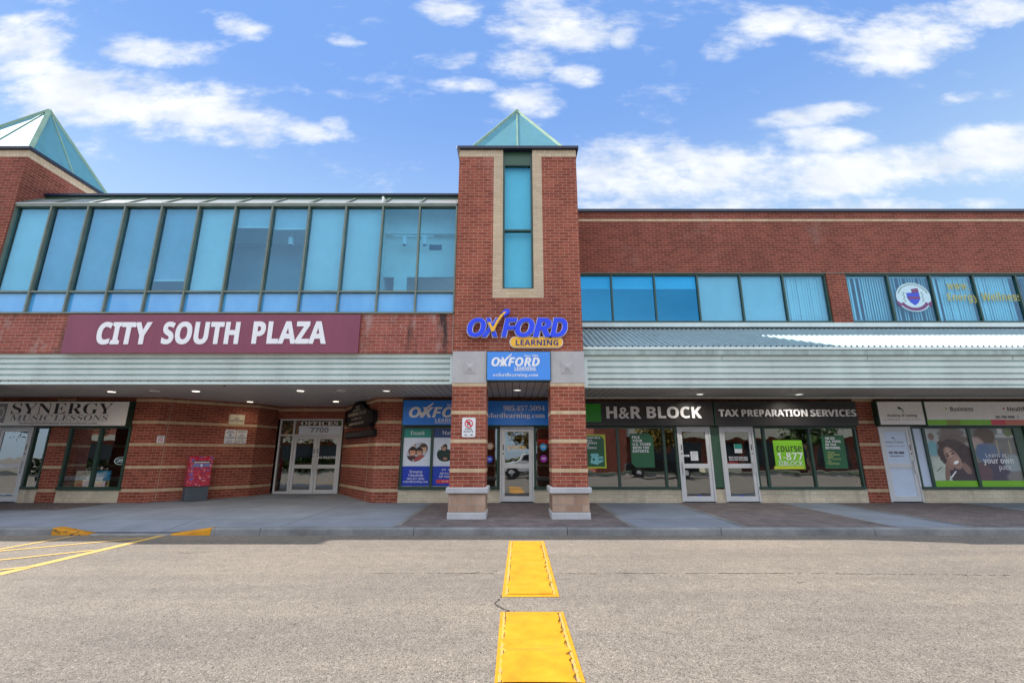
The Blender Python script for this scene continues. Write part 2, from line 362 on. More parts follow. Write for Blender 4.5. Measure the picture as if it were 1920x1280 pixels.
glass('glass_tower', (.42, .84, .97), (.15, .60, .95), .08, 0.0, .01)
glass('glass_store', (.72, .78, .76), (.92, .95, .95), .24, 0.0, .05, 1.6)
glass('glass_dark', (.45, .5, .5), (.9, .95, .95), .22, 0.0, .04, 1.6)
def roof_glass(name, col, rough, tfac, tint):
    t = NT(name); o = t.coord(); n = t.noise(o, 2.5, 6, .7)
    t.set(base=t.ramp(n, [(.3, tuple(x * .85 for x in col)), (.7, col)]), rough=rough, spec=.4)
    tr = t.nd('ShaderNodeBsdfTransparent'); tr.inputs[0].default_value = (*tint, 1)
    mx = t.nd('ShaderNodeMixShader'); mx.inputs[0].default_value = tfac; t.lk(t.b.outputs[0], mx.inputs[1]); t.lk(tr.outputs[0], mx.inputs[2]); t.lk(mx.outputs[0], t.out.inputs[0])
roof_glass('glass_roof', (.46, .48, .47), .36, .35, (.6, .85, .9))
roof_glass('glass_pyramid', (.21, .46, .53), .60, .50, (.45, .85, .90))
def spandrel():
    t = NT('spandrel'); o = t.coord(); n = t.noise(t.mapping(o, (1.2, 1.2, .6)), 1.0, 6, .65)
    t.set(base=t.ramp(n, [(.3, (.05, .32, .70)), (.7, (.11, .43, .80))]), rough=.08, spec=.9)
spandrel()
def mailbox_mat():
    t = NT('mailbox_print'); o = t.coord()
    v = t.nd('ShaderNodeTexVoronoi'); v.feature = 'F1'; v.inputs['Scale'].default_value = 26; t.lk(o, v.inputs['Vector'])
    s = t.nd('ShaderNodeSeparateColor'); t.lk(v.outputs['Color'], s.inputs[0])
    c = t.ramp(s.outputs[0], [(0, (.40, .008, .03)), (.45, (.52, .012, .03)), (.62, (.62, .05, .10)), (.76, (.75, .38, .40)), (.86, (.18, .03, .16)), (1, (.20, .15, .42))])
    c.node.color_ramp.interpolation = 'CONSTANT'
    n = t.noise(o, 34, 3, .7); c = t.mix(t.ramp(n, [(.52, (0,) * 3), (.56, (1,) * 3)]), c, (.50, .012, .035))
    v2 = t.nd('ShaderNodeTexVoronoi'); v2.inputs['Scale'].default_value = 4.5; t.lk(t.mapping(o, (1, 1, 1), (2.1, .4, .63)), v2.inputs['Vector'])
    c = t.mix(t.m2('MULTIPLY', t.m2('LESS_THAN', v2.outputs['Distance'], .3), .75), c, (.17, .10, .36))
    t.set(base=c, rough=.3, spec=.5)
mailbox_mat()
def print_mat():
    t = NT('printed_film'); a = t.nd('ShaderNodeVertexColor'); a.layer_name = 'Col'; t.set(base=a.outputs[0], rough=.35, spec=.4)
print_mat()
def emit(name, col, st):
    t = NT(name); t.set(base=col, rough=.5, emit=col, emits=st)
emit('lamp_glow', (1.0, .88, .70), 2.2)
emit('lamp_dim', (.75, .73, .68), .7)
emit('neon_red', (.9, .04, .03), .35)
emit('neon_pale', (.55, .65, .7), .25)  # faint glow put into the tubes of the unlit open sign
paint('lamp_off', (.55, .54, .52), .3, .05)
def foliage(name, a, b):
    t = NT(name); o = t.coord(); n = t.noise(o, 2.0, 4, .6); t.set(base=t.ramp(n, [(.35, a), (.65, b)]), rough=.7, spec=.2)
foliage('leaves_autumn', (.16, .085, .012), (.20, .16, .02)); foliage('leaves_green', (.02, .05, .012), (.06, .10, .02))
paint('bark', (.09, .065, .045), .9, .2)
paint('car_black', (.012, .012, .014), .15, .05); paint('car_white', (.66, .67, .68), .2, .03); paint('tyre', (.02, .02, .02), .8, .1); paint('car_glass', (.02, .025, .03), .05, .05)
paint('grass', (.035, .06, .018), .9, .25); paint('planter_red', (.35, .02, .03), .7, .3)

# ------------------------------------------------------------------ mesh helpers
ORG = {}
def parent_to(o, p):
    if p is not None: o.parent = p
def wloc(p):
    v = Vector((0, 0, 0))
    while p is not None: v += ORG.get(p.name, Vector((0, 0, 0))); p = p.parent
    return v
class MB:
    def __init__(s): s.v = []; s.f = []
    def box(s, x0, x1, y0, y1, z0, z1):
        b = len(s.v)
        s.v += [(x0, y0, z0), (x1, y0, z0), (x1, y1, z0), (x0, y1, z0), (x0, y0, z1), (x1, y0, z1), (x1, y1, z1), (x0, y1, z1)]
        s.f += [tuple(b + i for i in q) for q in ((0, 3, 2, 1), (4, 5, 6, 7), (0, 1, 5, 4), (1, 2, 6, 5), (2, 3, 7, 6), (3, 0, 4, 7))]; return s
    def poly(s, pts):
        b = len(s.v); s.v += [tuple(p) for p in pts]; s.f.append(tuple(range(b, b + len(pts)))); return s
    def prism(s, pts, vec):
        """closed prism: polygon pts swept by vec"""
        n = len(pts); b = len(s.v); vec = Vector(vec)
        s.v += [tuple(p) for p in pts] + [tuple(Vector(p) + vec) for p in pts]
        s.f.append(tuple(range(b, b + n))); s.f.append(tuple(reversed(range(b + n, b + 2 * n))))
        for i in range(n):
            j = (i + 1) % n; s.f.append((b + j, b + i, b + n + i, b + n + j))
        return s
    def plate(s, pts, y0, y1):
        """flat XZ outline given thickness from y0 (front) to y1"""
        return s.prism([(x, y0, z) for x, z in pts], (0, y1 - y0, 0))
    def bar(s, a, b, w, h, up=(0, 0, 1)):
        a, b = Vector(a), Vector(b); d = (b - a).normalized(); up = Vector(up)
        if abs(d.dot(up)) > .99: up = Vector((0, 1, 0))
        sx = d.cross(up).normalized(); sy = sx.cross(d).normalized(); sx *= w / 2; sy *= h / 2
        return s.prism([a - sx - sy, a + sx - sy, a + sx + sy, a - sx + sy], b - a)
    def tube(s, a, b, r0, r1=None, n=10):
        r1 = r0 if r1 is None else r1; a, b = Vector(a), Vector(b); d = (b - a).normalized()
        up = Vector((0, 0, 1)) if abs(d.z) < .95 else Vector((0, 1, 0)); x = d.cross(up).normalized(); y = d.cross(x); k = len(s.v)
        for c, r in ((a, r0), (b, r1)):
            for i in range(n):
                t = 2 * math.pi * i / n; s.v.append(tuple(c + x * (r * math.cos(t)) + y * (r * math.sin(t))))
        for i in range(n):
            j = (i + 1) % n; s.f.append((k + i, k + j, k + n + j, k + n + i))
        s.f.append(tuple(reversed(range(k, k + n)))); s.f.append(tuple(range(k + n, k + 2 * n))); return s
    def disc(s, cx, cz, rx, rz, y0, y1, n=24):
        return s.plate([(cx + rx * math.cos(2 * math.pi * i / n), cz + rz * math.sin(2 * math.pi * i / n)) for i in range(n)], y0, y1)
    def add(s, verts, faces):
        b = len(s.v); s.v += [tuple(p) for p in verts]; s.f += [tuple(b + i for i in q) for q in faces]; return s
    def build(s, name, mat, parent=None, bevel=0.0, local=False, uv=False, smooth=False, uvz=.58):
        off = Vector((0, 0, 0)) if local else wloc(parent)
        me = bpy.data.meshes.new(name); me.from_pydata([tuple(Vector(p) - off) for p in s.v], [], s.f)
        bm = bmesh.new(); bm.from_mesh(me); bmesh.ops.recalc_face_normals(bm, faces=bm.faces)
        if bevel: bmesh.ops.bevel(bm, geom=list(bm.edges), offset=bevel, segments=1, affect='EDGES', clamp_overlap=True)
        bm.to_mesh(me); bm.free()
        if uv:
            ul = me.uv_layers.new(name='UVMap')
            for p in me.polygons:
                n = p.normal
                for li in p.loop_indices:
                    c = me.vertices[me.loops[li].vertex_index].co + off
                    if abs(n.z) > .7: ul.data[li].uv = (c.x, c.y)
                    else:
                        t = Vector((-n.y, n.x, 0)).normalized(); ul.data[li].uv = (c.dot(t) + 50, c.z - uvz + 8.25)
        if smooth:
            for p in me.polygons: p.use_smooth = True
        if mat: me.materials.append(MATS[mat])
        o = bpy.data.objects.new(name, me); COL.objects.link(o); parent_to(o, parent); return o

def thing(name, label, cat, loc=(0, 0, 0), rz=0.0, group=None):
    o = bpy.data.objects.new(name, None); COL.objects.link(o); o.empty_display_size = .2
    o.location = loc; o.rotation_euler = (0, 0, rz); o['label'] = label; o['category'] = cat
    if group: o['group'] = group
    ORG[o.name] = Vector(loc); return o
def tag(o, label, cat, group=None):
    o['label'] = label; o['category'] = cat
    if group: o['group'] = group
    return o
def struct(o): o['kind'] = 'structure'; return o
def bx(name, mat, parent, x0, x1, y0, y1, z0, z1, **k):
    return MB().box(min(x0, x1), max(x0, x1), y0, y1, min(z0, z1), max(z0, z1)).build(name, mat, parent, **k)

# ------------------------------------------------------------------ lettering
STY = {'': (0, 0, 0), 'serif': (0x1D400, 0x1D41A, 0x1D7CE), 'bold': (0x1D5D4, 0x1D5EE, 0x1D7EC), 'bolditalic': (0x1D63C, 0x1D656, 0x1D7EC), 'italic': (0x1D434, 0x1D44E, 0x1D7CE)}
TCACHE = {}
def glyphs(text, style, offset, shear, depth):
    key = (text, style, offset, shear, depth)
    if key in TCACHE: return TCACHE[key]
    U, Lw, D = STY[style]
    s = ''.join((chr(U + ord(c) - 65) if 'A' <= c <= 'Z' else chr(Lw + ord(c) - 97) if 'a' <= c <= 'z' and not (style == 'italic' and c == 'h')
                 else chr(D + ord(c) - 48) if '0' <= c <= '9' else c) if U else c for c in text)
    c = bpy.data.curves.new('lettering_source', 'FONT'); c.body = s; c.offset = offset; c.shear = shear; c.extrude = depth; c.resolution_u = 3
    o = bpy.data.objects.new('lettering_source', c); COL.objects.link(o)
    bpy.context.view_layer.update(); dg = bpy.context.evaluated_depsgraph_get()
    me = bpy.data.meshes.new_from_object(o.evaluated_get(dg))
    vs = np.array([v.co[:] for v in me.vertices]) if len(me.vertices) else np.zeros((1, 3)); fs = [tuple(p.vertices) for p in me.polygons]
    bpy.data.objects.remove(o); bpy.data.curves.remove(c); bpy.data.meshes.remove(me)
    TCACHE[key] = (vs, fs); return vs, fs
def write(mb, text, x0, x1, z0, z1, y, style='', thick=.006, offset=0.0, shear=0.0, keep=False):
    """fit one line of writing in the box x0..x1, z0..z1 on the plane y (facing -Y)"""
    vs, fs = glyphs(text, style, offset, shear, .05)
    a = vs.min(0); b = vs.max(0); sx = (x1 - x0) / max(b[0] - a[0], 1e-6); sz = (z1 - z0) / max(b[1] - a[1], 1e-6)
    p = np.empty_like(vs); p[:, 0] = x0 + (vs[:, 0] - a[0]) * sx; p[:, 2] = z0 + (vs[:, 1] - a[1]) * sz
    p[:, 1] = y - (vs[:, 2] - a[2]) / max(b[2] - a[2], 1e-6) * thick
    return mb.add(p.tolist(), fs)
def box_px(px0, py0, px1, py1, Y):
    m = (py0 + py1) / 2
    return XP(px0, m, Y), XP(px1, m, Y), ZP(py1, Y), ZP(py0, Y)
def lettering(parent, lines, mat, y, name='lettering', thick=.004, **kw):
    """lines: (text, px0, py0, px1, py1, style[, offset])"""
    mb = MB()
    for l in lines:
        x0, x1, z0, z1 = box_px(*l[1:5], y); write(mb, l[0], x0, x1, z0, z1, y, l[5] if len(l) > 5 else '', thick, l[6] if len(l) > 6 else 0.0, l[7] if len(l) > 7 else 0.0)
    return mb.build(name, mat, parent, **kw)

# ------------------------------------------------------------------ ground
def side_z(y): return .13 + (y - 9.8) * .0159
def ramp_drop(x, y):
    f = max(0.0, 1 - (y - 9.8) / 1.1) if y > 9.8 else 1.0
    lo, hi = -8.37, -6.76
    g = 1.0 if lo <= x <= hi else max(0.0, 1 - (lo - x) / .69) if x < lo else max(0.0, 1 - (x - hi) / .79)
    return .112 * f * g
def make_ground():
    road = MB(); road.poly([(-300, -300, 0), (300, -300, 0), (300, 300, 0), (-300, 300, 0)])
    r = struct(road.build('road', 'asphalt'))
    # sidewalk as a gridded sheet, sloping up to the shopfronts, dropped at the kerb ramp
    xs = [-24, -20, -16, -12, -10] + [-9.4 + .1 * i for i in range(42)] + [-5, -2, 2, 6, 10, 14, 18, 24]; ys = [9.95, 10.15, 10.4, 10.65, 10.95, 11.5, 12.5, 14.3, 17.4]
    mb = MB(); idx = {}
    for i, x in enumerate(xs):
        for j, y in enumerate(ys): idx[i, j] = len(mb.v); mb.v.append((x, y, side_z(y) - ramp_drop(x, y)))
    for i in range(len(xs) - 1):
        for j in range(len(ys) - 1): mb.f.append((idx[i, j], idx[i + 1, j], idx[i + 1, j + 1], idx[i, j + 1]))
    struct(mb.build('sidewalk', 'sidewalk_concrete'))
    kb = MB(); prev = None
    kx = [-24, -9.06] + [-9.06 + .1 * i for i in range(1, 32)] + [-5.9] + [-5.0 + 3.05 * i for i in range(11)]
    for i in range(len(kx) - 1):
        a, b = kx[i], kx[i + 1]; joint = i >= 33
        g = .006 if joint else 0.0; ha, hb = side_z(9.8) - ramp_drop(a, 9.8) + .004, side_z(9.8) - ramp_drop(b, 9.8) + .004
        k = len(kb.v)
        for x, h in ((a + g, ha), (b - g, hb)):
            kb.v += [(x, 9.79, -.02), (x, 9.80, max(h - .03, .001)), (x, 9.825, h), (x, 9.96, h), (x, 9.96, -.02)]
        kb.f += [(k, k + 1, k + 6, k + 5), (k + 1, k + 2, k + 7, k + 6), (k + 2, k + 3, k + 8, k + 7), (k, k + 4, k + 3, k + 2, k + 1), (k + 5, k + 6, k + 7, k + 8, k + 9)]
    struct(kb.build('kerb', 'kerb_concrete'))
    for nm, pieces in (('paving', [(-2.35, 2.45, 9.97, 14.15), (4.72, 7.75, 9.97, 14.15), (9.3, 13.0, 9.97, 14.15), (-15.5, -11.6, 12.6, 14.15)]),):
        pv = MB()
        for x0, x1, y0, y1 in pieces: pv.poly([(x0, y0, side_z(y0) + .004), (x1, y0, side_z(y0) + .004), (x1, y1, side_z(y1) + .004), (x0, y1, side_z(y1) + .004)])
        struct(pv.build(nm, 'pavers'))
    ed = MB()
    for x in (-2.35, 2.45, 4.72, 7.75, 9.3, 13.0): ed.poly([(x - .06, 9.97, side_z(9.97) + .008), (x + .06, 9.97, side_z(9.97) + .008), (x + .06, 14.15, side_z(14.15) + .008), (x - .06, 14.15, side_z(14.15) + .008)])
    struct(ed.build('paving_border', 'kerb_concrete'))
    # painted hatch lines
    ln = MB()
    def line(p, q, w):
        a = Vector((*ground(*p), .004)); b = Vector((*ground(*q), .004)); d = (b - a).normalized(); n = Vector((-d.y, d.x, 0)) * w / 2
        a = a - d * 6.0
        ln.poly([a - n, b - n, b + n, a + n])
    for k, (p, q, w) in enumerate((((0, 1076), (305, 1003.5), .16), ((0, 1029.5), (135, 1005), .1), ((0, 1033), (268, 1008.5), .1), ((0, 1050), (176, 1031.5), .1), ((0, 1068.5), (66, 1061.5), .1))):
        line(p, q, w)
        for i in range(4): ln.v[-4 + i] = (ln.v[-4 + i][0], ln.v[-4 + i][1], .004 + .0008 * k)
    struct(ln.build('road_markings', 'line_paint'))
    # the long cracks in the asphalt
    ck = MB()
    def crack(pts, w0):
        P = []
        for (p, q) in zip(pts[:-1], pts[1:]):
            n = max(2, int(math.hypot(q[0] - p[0], q[1] - p[1]) / .045))
            for i in range(n):
                t = i / n; P.append((p[0] + (q[0] - p[0]) * t + random.gauss(0, .006), p[1] + (q[1] - p[1]) * t + random.gauss(0, .010)))
        for a, b in zip(P[:-1], P[1:]):
            w = w0 * random.choice((0, .35, .6, .8, 1, 1.2, .9)); d = (Vector((*b, 0)) - Vector((*a, 0))); n = Vector((-d.y, d.x, 0)).normalized() * w / 2
            if w > 0: ck.poly([(a[0] - n.x, a[1] - n.y, .003), (b[0] - n.x, b[1] - n.y, .003), (b[0] + n.x, b[1] + n.y, .003), (a[0] + n.x, a[1] + n.y, .003)])
    g = ground
    crack([g(700, 1074), g(935, 1074.5)], .012); crack([g(1048, 1075), g(1330, 1074), g(1566, 1075), g(1900, 1078)], .018)
    crack([g(860, 1075), g(918, 1072), g(942, 1067)], .014)
    crack([g(945, 1113), g(928, 1130), g(933, 1137), g(953, 1145), g(938, 1150)], .022)
    crack([g(335, 1036), g(385, 1036.5)], .02); crack([g(1495, 1092), g(1520, 1091)], .02); crack([g(1180, 1088), g(1192, 1089)], .02)
    struct(ck.build('road_crack', 'crack_dark'))
make_ground()

def speed_bump(label, outer, inner):
    q = [ground(*p) for p in outer]
    t = thing('speed_bump', label, 'speed bump', (sum(p[0] for p in q) / 4, sum(p[1] for p in q) / 4, 0), group='yellow painted strips running out from the kerb')
    MB().poly([(p[0], p[1], .004) for p in q]).build('painted_border', 'yellow_paint', t)
    r = [ground(*p) for p in inner]; n = 26
    # slab with ragged, broken long edges and a slight crown
    def lerp(a, b, s): return (a[0] + (b[0] - a[0]) * s, a[1] + (b[1] - a[1]) * s)
    mb = MB(); rows = []
    for i in range(n + 1):
        s = i / n; L_, R_ = lerp(r[0], r[3], s), lerp(r[1], r[2], s); w = R_[0] - L_[0]; e = .012
        jl, jr = random.gauss(0, e), random.gauss(0, e); zz = .016 if 0 < i < n else .010
        row = []
        for (f, h) in ((0, .005), (.012, zz), (.3, zz), (.7, zz), (.988, zz), (1, .005)):
            row.append(len(mb.v)); mb.v.append((L_[0] + w * f + (jl if f < .1 else jr if f > .9 else 0), L_[1] + (random.gauss(0, .004) if 0 < f < 1 else 0), h))
        rows.append(row)
    for a, b in zip(rows[:-1], rows[1:]):
        for k in range(5): mb.f.append((a[k], a[k + 1], b[k + 1], b[k]))
    mb.build('slab', 'yellow_paint', t)
    for side in (0, 1):
        st = MB(); m = 60
        P0, P1 = (r[0], r[3]) if side == 0 else (r[1], r[2])
        O0, O1 = (q[0], q[3]) if side == 0 else (q[1], q[2])
        for i in range(m):
            s0, s1 = i / m, (i + 1) / m; a = lerp(lerp(P0, P1, s0), lerp(O0, O1, s0), .02); b = lerp(lerp(P0, P1, s1), lerp(O0, O1, s1), .02)
            c = lerp(lerp(P0, P1, s1), lerp(O0, O1, s1), .55 + random.uniform(-.12, .12)); d = lerp(lerp(P0, P1, s0), lerp(O0, O1, s0), .55 + random.uniform(-.12, .12))
            st.poly([(*a, .0065), (*b, .0065), (*c, .0065), (*d, .0065)])
        st.build('worn_strip', 'worn_yellow', t)
        cr = MB(); m = 90; wd = .5
        for i in range(m + 1):
            s0 = i / m; wd = min(1.0, max(.02, wd + random.gauss(0, .3))); o0 = .04 + .05 * math.sin(i * .7) + random.uniform(-.03, .03); w = .015 + .085 * wd
            for o_ in (o0, o0 + w): cr.v.append((*lerp(lerp(P0, P1, s0), lerp(O0, O1, s0), o_), .0095))
            if i: k = 2 * i; cr.f.append((k - 2, k - 1, k + 1, k))
        cr.build('edge_crack', 'crack_dark', t)
speed_bump('yellow painted strip nearer the kerb, the shorter of the two on the asphalt', [(955, 1014), (1020, 1014), (1049, 1119), (941, 1119)], [(961, 1015.5), (1013.5, 1015.5), (1034, 1112), (953, 1114)])
speed_bump('yellow painted strip nearest the camera, cut off by the bottom of the picture', [(938.5, 1147), (1056, 1147), (1098, 1280), (927, 1280)], [(949, 1148.5), (1045, 1147.5), (1080, 1280), (941, 1280)])

def kerb_end(label, x0, x1, rev):
    mb = MB(); n = 10; k = len(mb.v)
    for i in range(n + 1):
        x = x0 + (x1 - x0) * i / n; h = side_z(9.8) - ramp_drop(x, 9.8) + .010
        mb.v += [(x, 9.783, .002), (x, 9.793, max(h - .03, .008)), (x, 9.82, h), (x, 9.975, h), (x, 9.985, max(.004, h - .03))]
    for i in range(n):
        a = k + i * 5
        for j in range(4): mb.f.append((a + j, a + 5 + j, a + 6 + j, a + 1 + j))
    o = mb.build('kerb_end', 'yellow_paint' if rev else 'yellow_scuffed'); tag(o, label, 'painted kerb', 'yellow kerb ends beside the ramp'); return o
kerb_end('worn yellow kerb end left of the dropped ramp, with black scuffs', -9.12, -8.37, False)
kerb_end('clean yellow kerb end right of the dropped ramp, below the red mailbox', -6.76, -5.97, True)

# ------------------------------------------------------------------ the plaza building
PZ = thing('plaza_building', 'two-storey red brick shopping plaza with glass-capped towers and pale green canopy', 'building', (0, 14, 0))
YS, YT, YL, YR = 14.2, 11.0, 11.12, 13.4     # planes: shopfronts, tower front, glazed upper left storey, upper right wall
WB, SO = .15, 3.27                            # wall foot, soffit height
BANDZ = [.5825 - .0825, 1.24 - .0825, 1.90 - .0825, 2.56 - .0825, 3.2225 - .0825]
BANDZ = [.4975, 1.1575, 1.8175, 2.4775, 3.1375]
def bands(parent, x0, x1, yf, mat='brick_tan', which=range(5), ret=None):
    for i in which:
        z = BANDZ[i]; MB().box(x0, x1, yf - .003, (ret if ret else yf + .05), z, z + .0825).build('brick_band', mat, parent, uv=True)
def px_pier(l, r, y=803):
    return XP(l, y, YS), XP(r, y, YS)
def shop_pier(x0, x1):
    o = bx('brick_pier', 'brick_red', PZ, x0, x1, YS, YS + .4, WB, SO + .1, uv=True); bands(o, x0, x1, YS); return o
def base_wall(x0, x1): return bx('base_wall', 'block_cream', PZ, x0, x1, YS + .004, YS + .3, WB, ZP(917, YS), uv=True)
def header(x0, x1): return bx('header_wall', 'brick_red', PZ, x0, x1, YS + .03, YS + .3, ZP(800, YS), SO + .1, uv=True)

def window(panes, z0, z1, Y, fw=.055, frame='green_frame', glassmat='glass_store', parent=PZ, sill=True, name='window'):
    """panes: list of (x0, x1[, glass]) clear openings; one frame mesh, each pane a sub-part"""
    mb = MB(); x0, x1 = panes[0][0] - fw, panes[-1][1] + fw
    mb.box(x0, x1, Y - .03, Y + .08, z1, z1 + fw); mb.box(x0 - (.02 if sill else 0), x1 + (.02 if sill else 0), Y - (.05 if sill else .03), Y + .08, z0 - fw * 1.3, z0)
    edges = [x0] + [0] * 0
    mb.box(x0, panes[0][0], Y - .03, Y + .08, z0, z1); mb.box(panes[-1][1], x1, Y - .03, Y + .08, z0, z1)
    for a, b in zip(panes[:-1], panes[1:]): mb.box(a[1], b[0], Y - .03, Y + .08, z0, z1)
    w = mb.build(name, frame, parent)
    for p in panes: MB().box(p[0], p[1], Y + .02, Y + .03, z0, z1).build('pane', p[2] if len(p) > 2 else glassmat, w)
    return w
def door(x0, x1, z0, z1, Y, handle=1, glassmat='glass_store', frame='aluminium', lower=None, parent=PZ, midrail=True, fr=.05, st=.095):
    mb = MB(); mb.box(x0, x0 + fr, Y - .03, Y + .1, z0, z1); mb.box(x1 - fr, x1, Y - .03, Y + .1, z0, z1); mb.box(x0 + fr, x1 - fr, Y - .03, Y + .1, z1 - fr, z1)
    d = mb.build('door', frame, parent, bevel=.004)
    a, b, c, e = x0 + fr + .004, x1 - fr - .004, z0 + .012, z1 - fr - .004
    lf = MB(); y0, y1 = Y - .012, Y + .035; mz = z0 + (z1 - z0) * .44
    lf.box(a, a + st, y0, y1, c, e); lf.box(b - st, b, y0, y1, c, e); lf.box(a + st, b - st, y0, y1, e - st, e); lf.box(a + st, b - st, y0, y1, c, c + .15)
    if midrail: lf.box(a + st, b - st, y0, y1, mz, mz + .13)
    lf.build('leaf', frame, d, bevel=.004)
    if midrail:
        MB().box(a + st, b - st, Y + .008, Y + .016, mz + .13, e - st).build('pane', glassmat, d); MB().box(a + st, b - st, Y + .008, Y + .016, c + .15, mz).build('pane', lower or glassmat, d)
    else: MB().box(a + st, b - st, Y + .008, Y + .016, c + .15, e - st).build('pane', glassmat, d)
    hx = (b - st * .5) if handle > 0 else (a + st * .5)
    h = MB(); h.box(hx - .02, hx + .02, y0 - .055, y0 - .035, mz - .16, mz + .22)
    h.box(hx - .015, hx + .015, y0 - .036, y0 + .002, mz - .12, mz - .09); h.box(hx - .015, hx + .015, y0 - .036, y0 + .002, mz + .15, mz + .18); h.build('handle', frame, d)
    lk = MB(); lk.disc(hx, mz + .42, .022, .022, y0 - .006, y0 + .002, 12); lk.box(hx - .014, hx + .014, y0 - .004, y0 + .002, mz + .52, mz + .68); lk.build('lock', 'dark_metal', d)
    mt = MB(); mt.box(a, b, y0 - .004, y0 - .001, c - .012, c + .004); mt.build('threshold', 'dark_metal', d)
    return d

ZT, ZB = ZP(803, YS), ZP(912, YS)       # top and bottom of the shop glass
ZG = WB + .07                           # door foot
ZD = ZP(799.5, YS)
X = lambda p, y=803: XP(p, y, YS)
def shopfronts():
    # far left: music shop
    dl, dr = X(1.0), X(64.7); door(dl, dr, ZG, ZD, YS, handle=1)
    window([(dr + .09, X(93.5))], ZB, ZT, YS, .045)
    window([(dl - 1.2, dl - .08)], ZB, ZT, YS, .05)
    base_wall(dl - 1.3, dl); base_wall(dr, X(95.6)); shop_pier(X(95.6), X(131.5))
    window([(X(137.5), X(189.5)), (X(195), X(243.5))], ZB, ZT, YS, .07); base_wall(X(131.5), X(246))
    shop_pier(-17.5, dl - 1.3); header(dl - 1.3, X(95.6)); header(X(131.5), X(246))
    xa = -10.75
    shop_pier(X(246), xa)
    # tutoring shop, partly behind the tower piers
    shop_pier(XP(709, 742, YS), X(752.5))
    g = 'glass_dark'
    window([(X(758), X(809)), (X(813.5), X(866)), (X(870), X(932), g)], ZB, ZT, YS, .06)
    dl, dr = X(937.5), X(1000.5); door(dl, dr, ZG, ZD, YS, handle=-1)
    window([(dr + .07, X(1040), g)], ZB, ZT, YS, .06)
    base_wall(X(752.5), dl); base_wall(dr, X(1060)); header(X(752.5), X(1605))
    shop_pier(X(1046), X(1074))
    # tax office
    dA, dA2, dB, dB2 = X(1268), X(1330), X(1347.5), X(1410.5)
    window([(X(1078), X(1154.5)), (X(1159), X(1240.5)), (X(1245), X(1263))], ZB, ZT, YS, .055)
    door(dA, dA2, ZG, ZD, YS, handle=-1); bx('green_panel', 'green_panel', PZ, dA2, dB, YS + .01, YS + .1, ZP(914, YS), ZD); door(dB, dB2, ZG, ZD, YS, handle=1)
    window([(dB2 + .05, X(1427.5)), (X(1432), X(1513)), (X(1517), X(1599.5))], ZB, ZT, YS, .055)
    base_wall(X(1074), dA); base_wall(dA2, dB); base_wall(dB2, X(1606))
    shop_pier(X(1606), X(1645))
    # college
    dl, dr = X(1645), X(1705); door(dl, dr, ZG, ZD, YS, handle=1, glassmat='film_frost')
    window([(dr + .06, X(1726.5), 'film_frost'), (X(1731.5), X(1810.5)), (X(1816), X(1896.5))], ZB, ZT, YS, .055)
    bx('green_panel', 'green_panel', PZ, X(1901), X(1917), YS + .01, YS + .1, ZP(914, YS), ZT + .05)
    window([(X(1921), X(2000)), (X(2005), X(2090))], ZB, ZT, YS, .055)
    base_wall(dr, X(2100)); header(X(1645), X(2100)); shop_pier(X(2100), 21.0)
shopfronts()

# recessed entrance with angled brick walls
PA, PC, PD = (-10.75, 14.2), (-8.73, 16.04), (-8.5, 17.0)
PF, PE = (-6.08, 17.0), (XP(709, 742, YS), 14.2)
THL = math.atan2(PC[1] - PA[1], PC[0] - PA[0]); THR = math.atan2(PE[1] - PF[1], PE[0] - PF[0])
def angled_wall(p, q, seam=None):
    n = Vector((q[0] - p[0], q[1] - p[1], 0)); L = n.length; n.normalize(); back = Vector((-n.y, n.x, 0)) * .25
    a, b = Vector((*p, WB)), Vector((*q, WB))
    o = MB().prism([a, b, b + back, a + back], (0, 0, SO + .1 - WB)).build('brick_wall', 'brick_red', PZ, uv=True)
    f = -back.normalized() * .003
    for z in BANDZ: MB().prism([a + f + Vector((0, 0, z - WB)), b + f + Vector((0, 0, z - WB)), b + back * .2 + Vector((0, 0, z - WB)), a + back * .2 + Vector((0, 0, z - WB))], (0, 0, .0825)).build('brick_band', 'brick_tan', o, uv=True)
    if seam:
        c = a + n * seam; s = MB(); s.prism([c + f * 2, c + n * .012 + f * 2, c + n * .012 - f, c - f], (0, 0, SO - WB)); s.build('control_joint', 'brick_tan_long', o)
angled_wall(PA, PC, .26); angled_wall(PC, PD); angled_wall(PF, PE, 2.85)
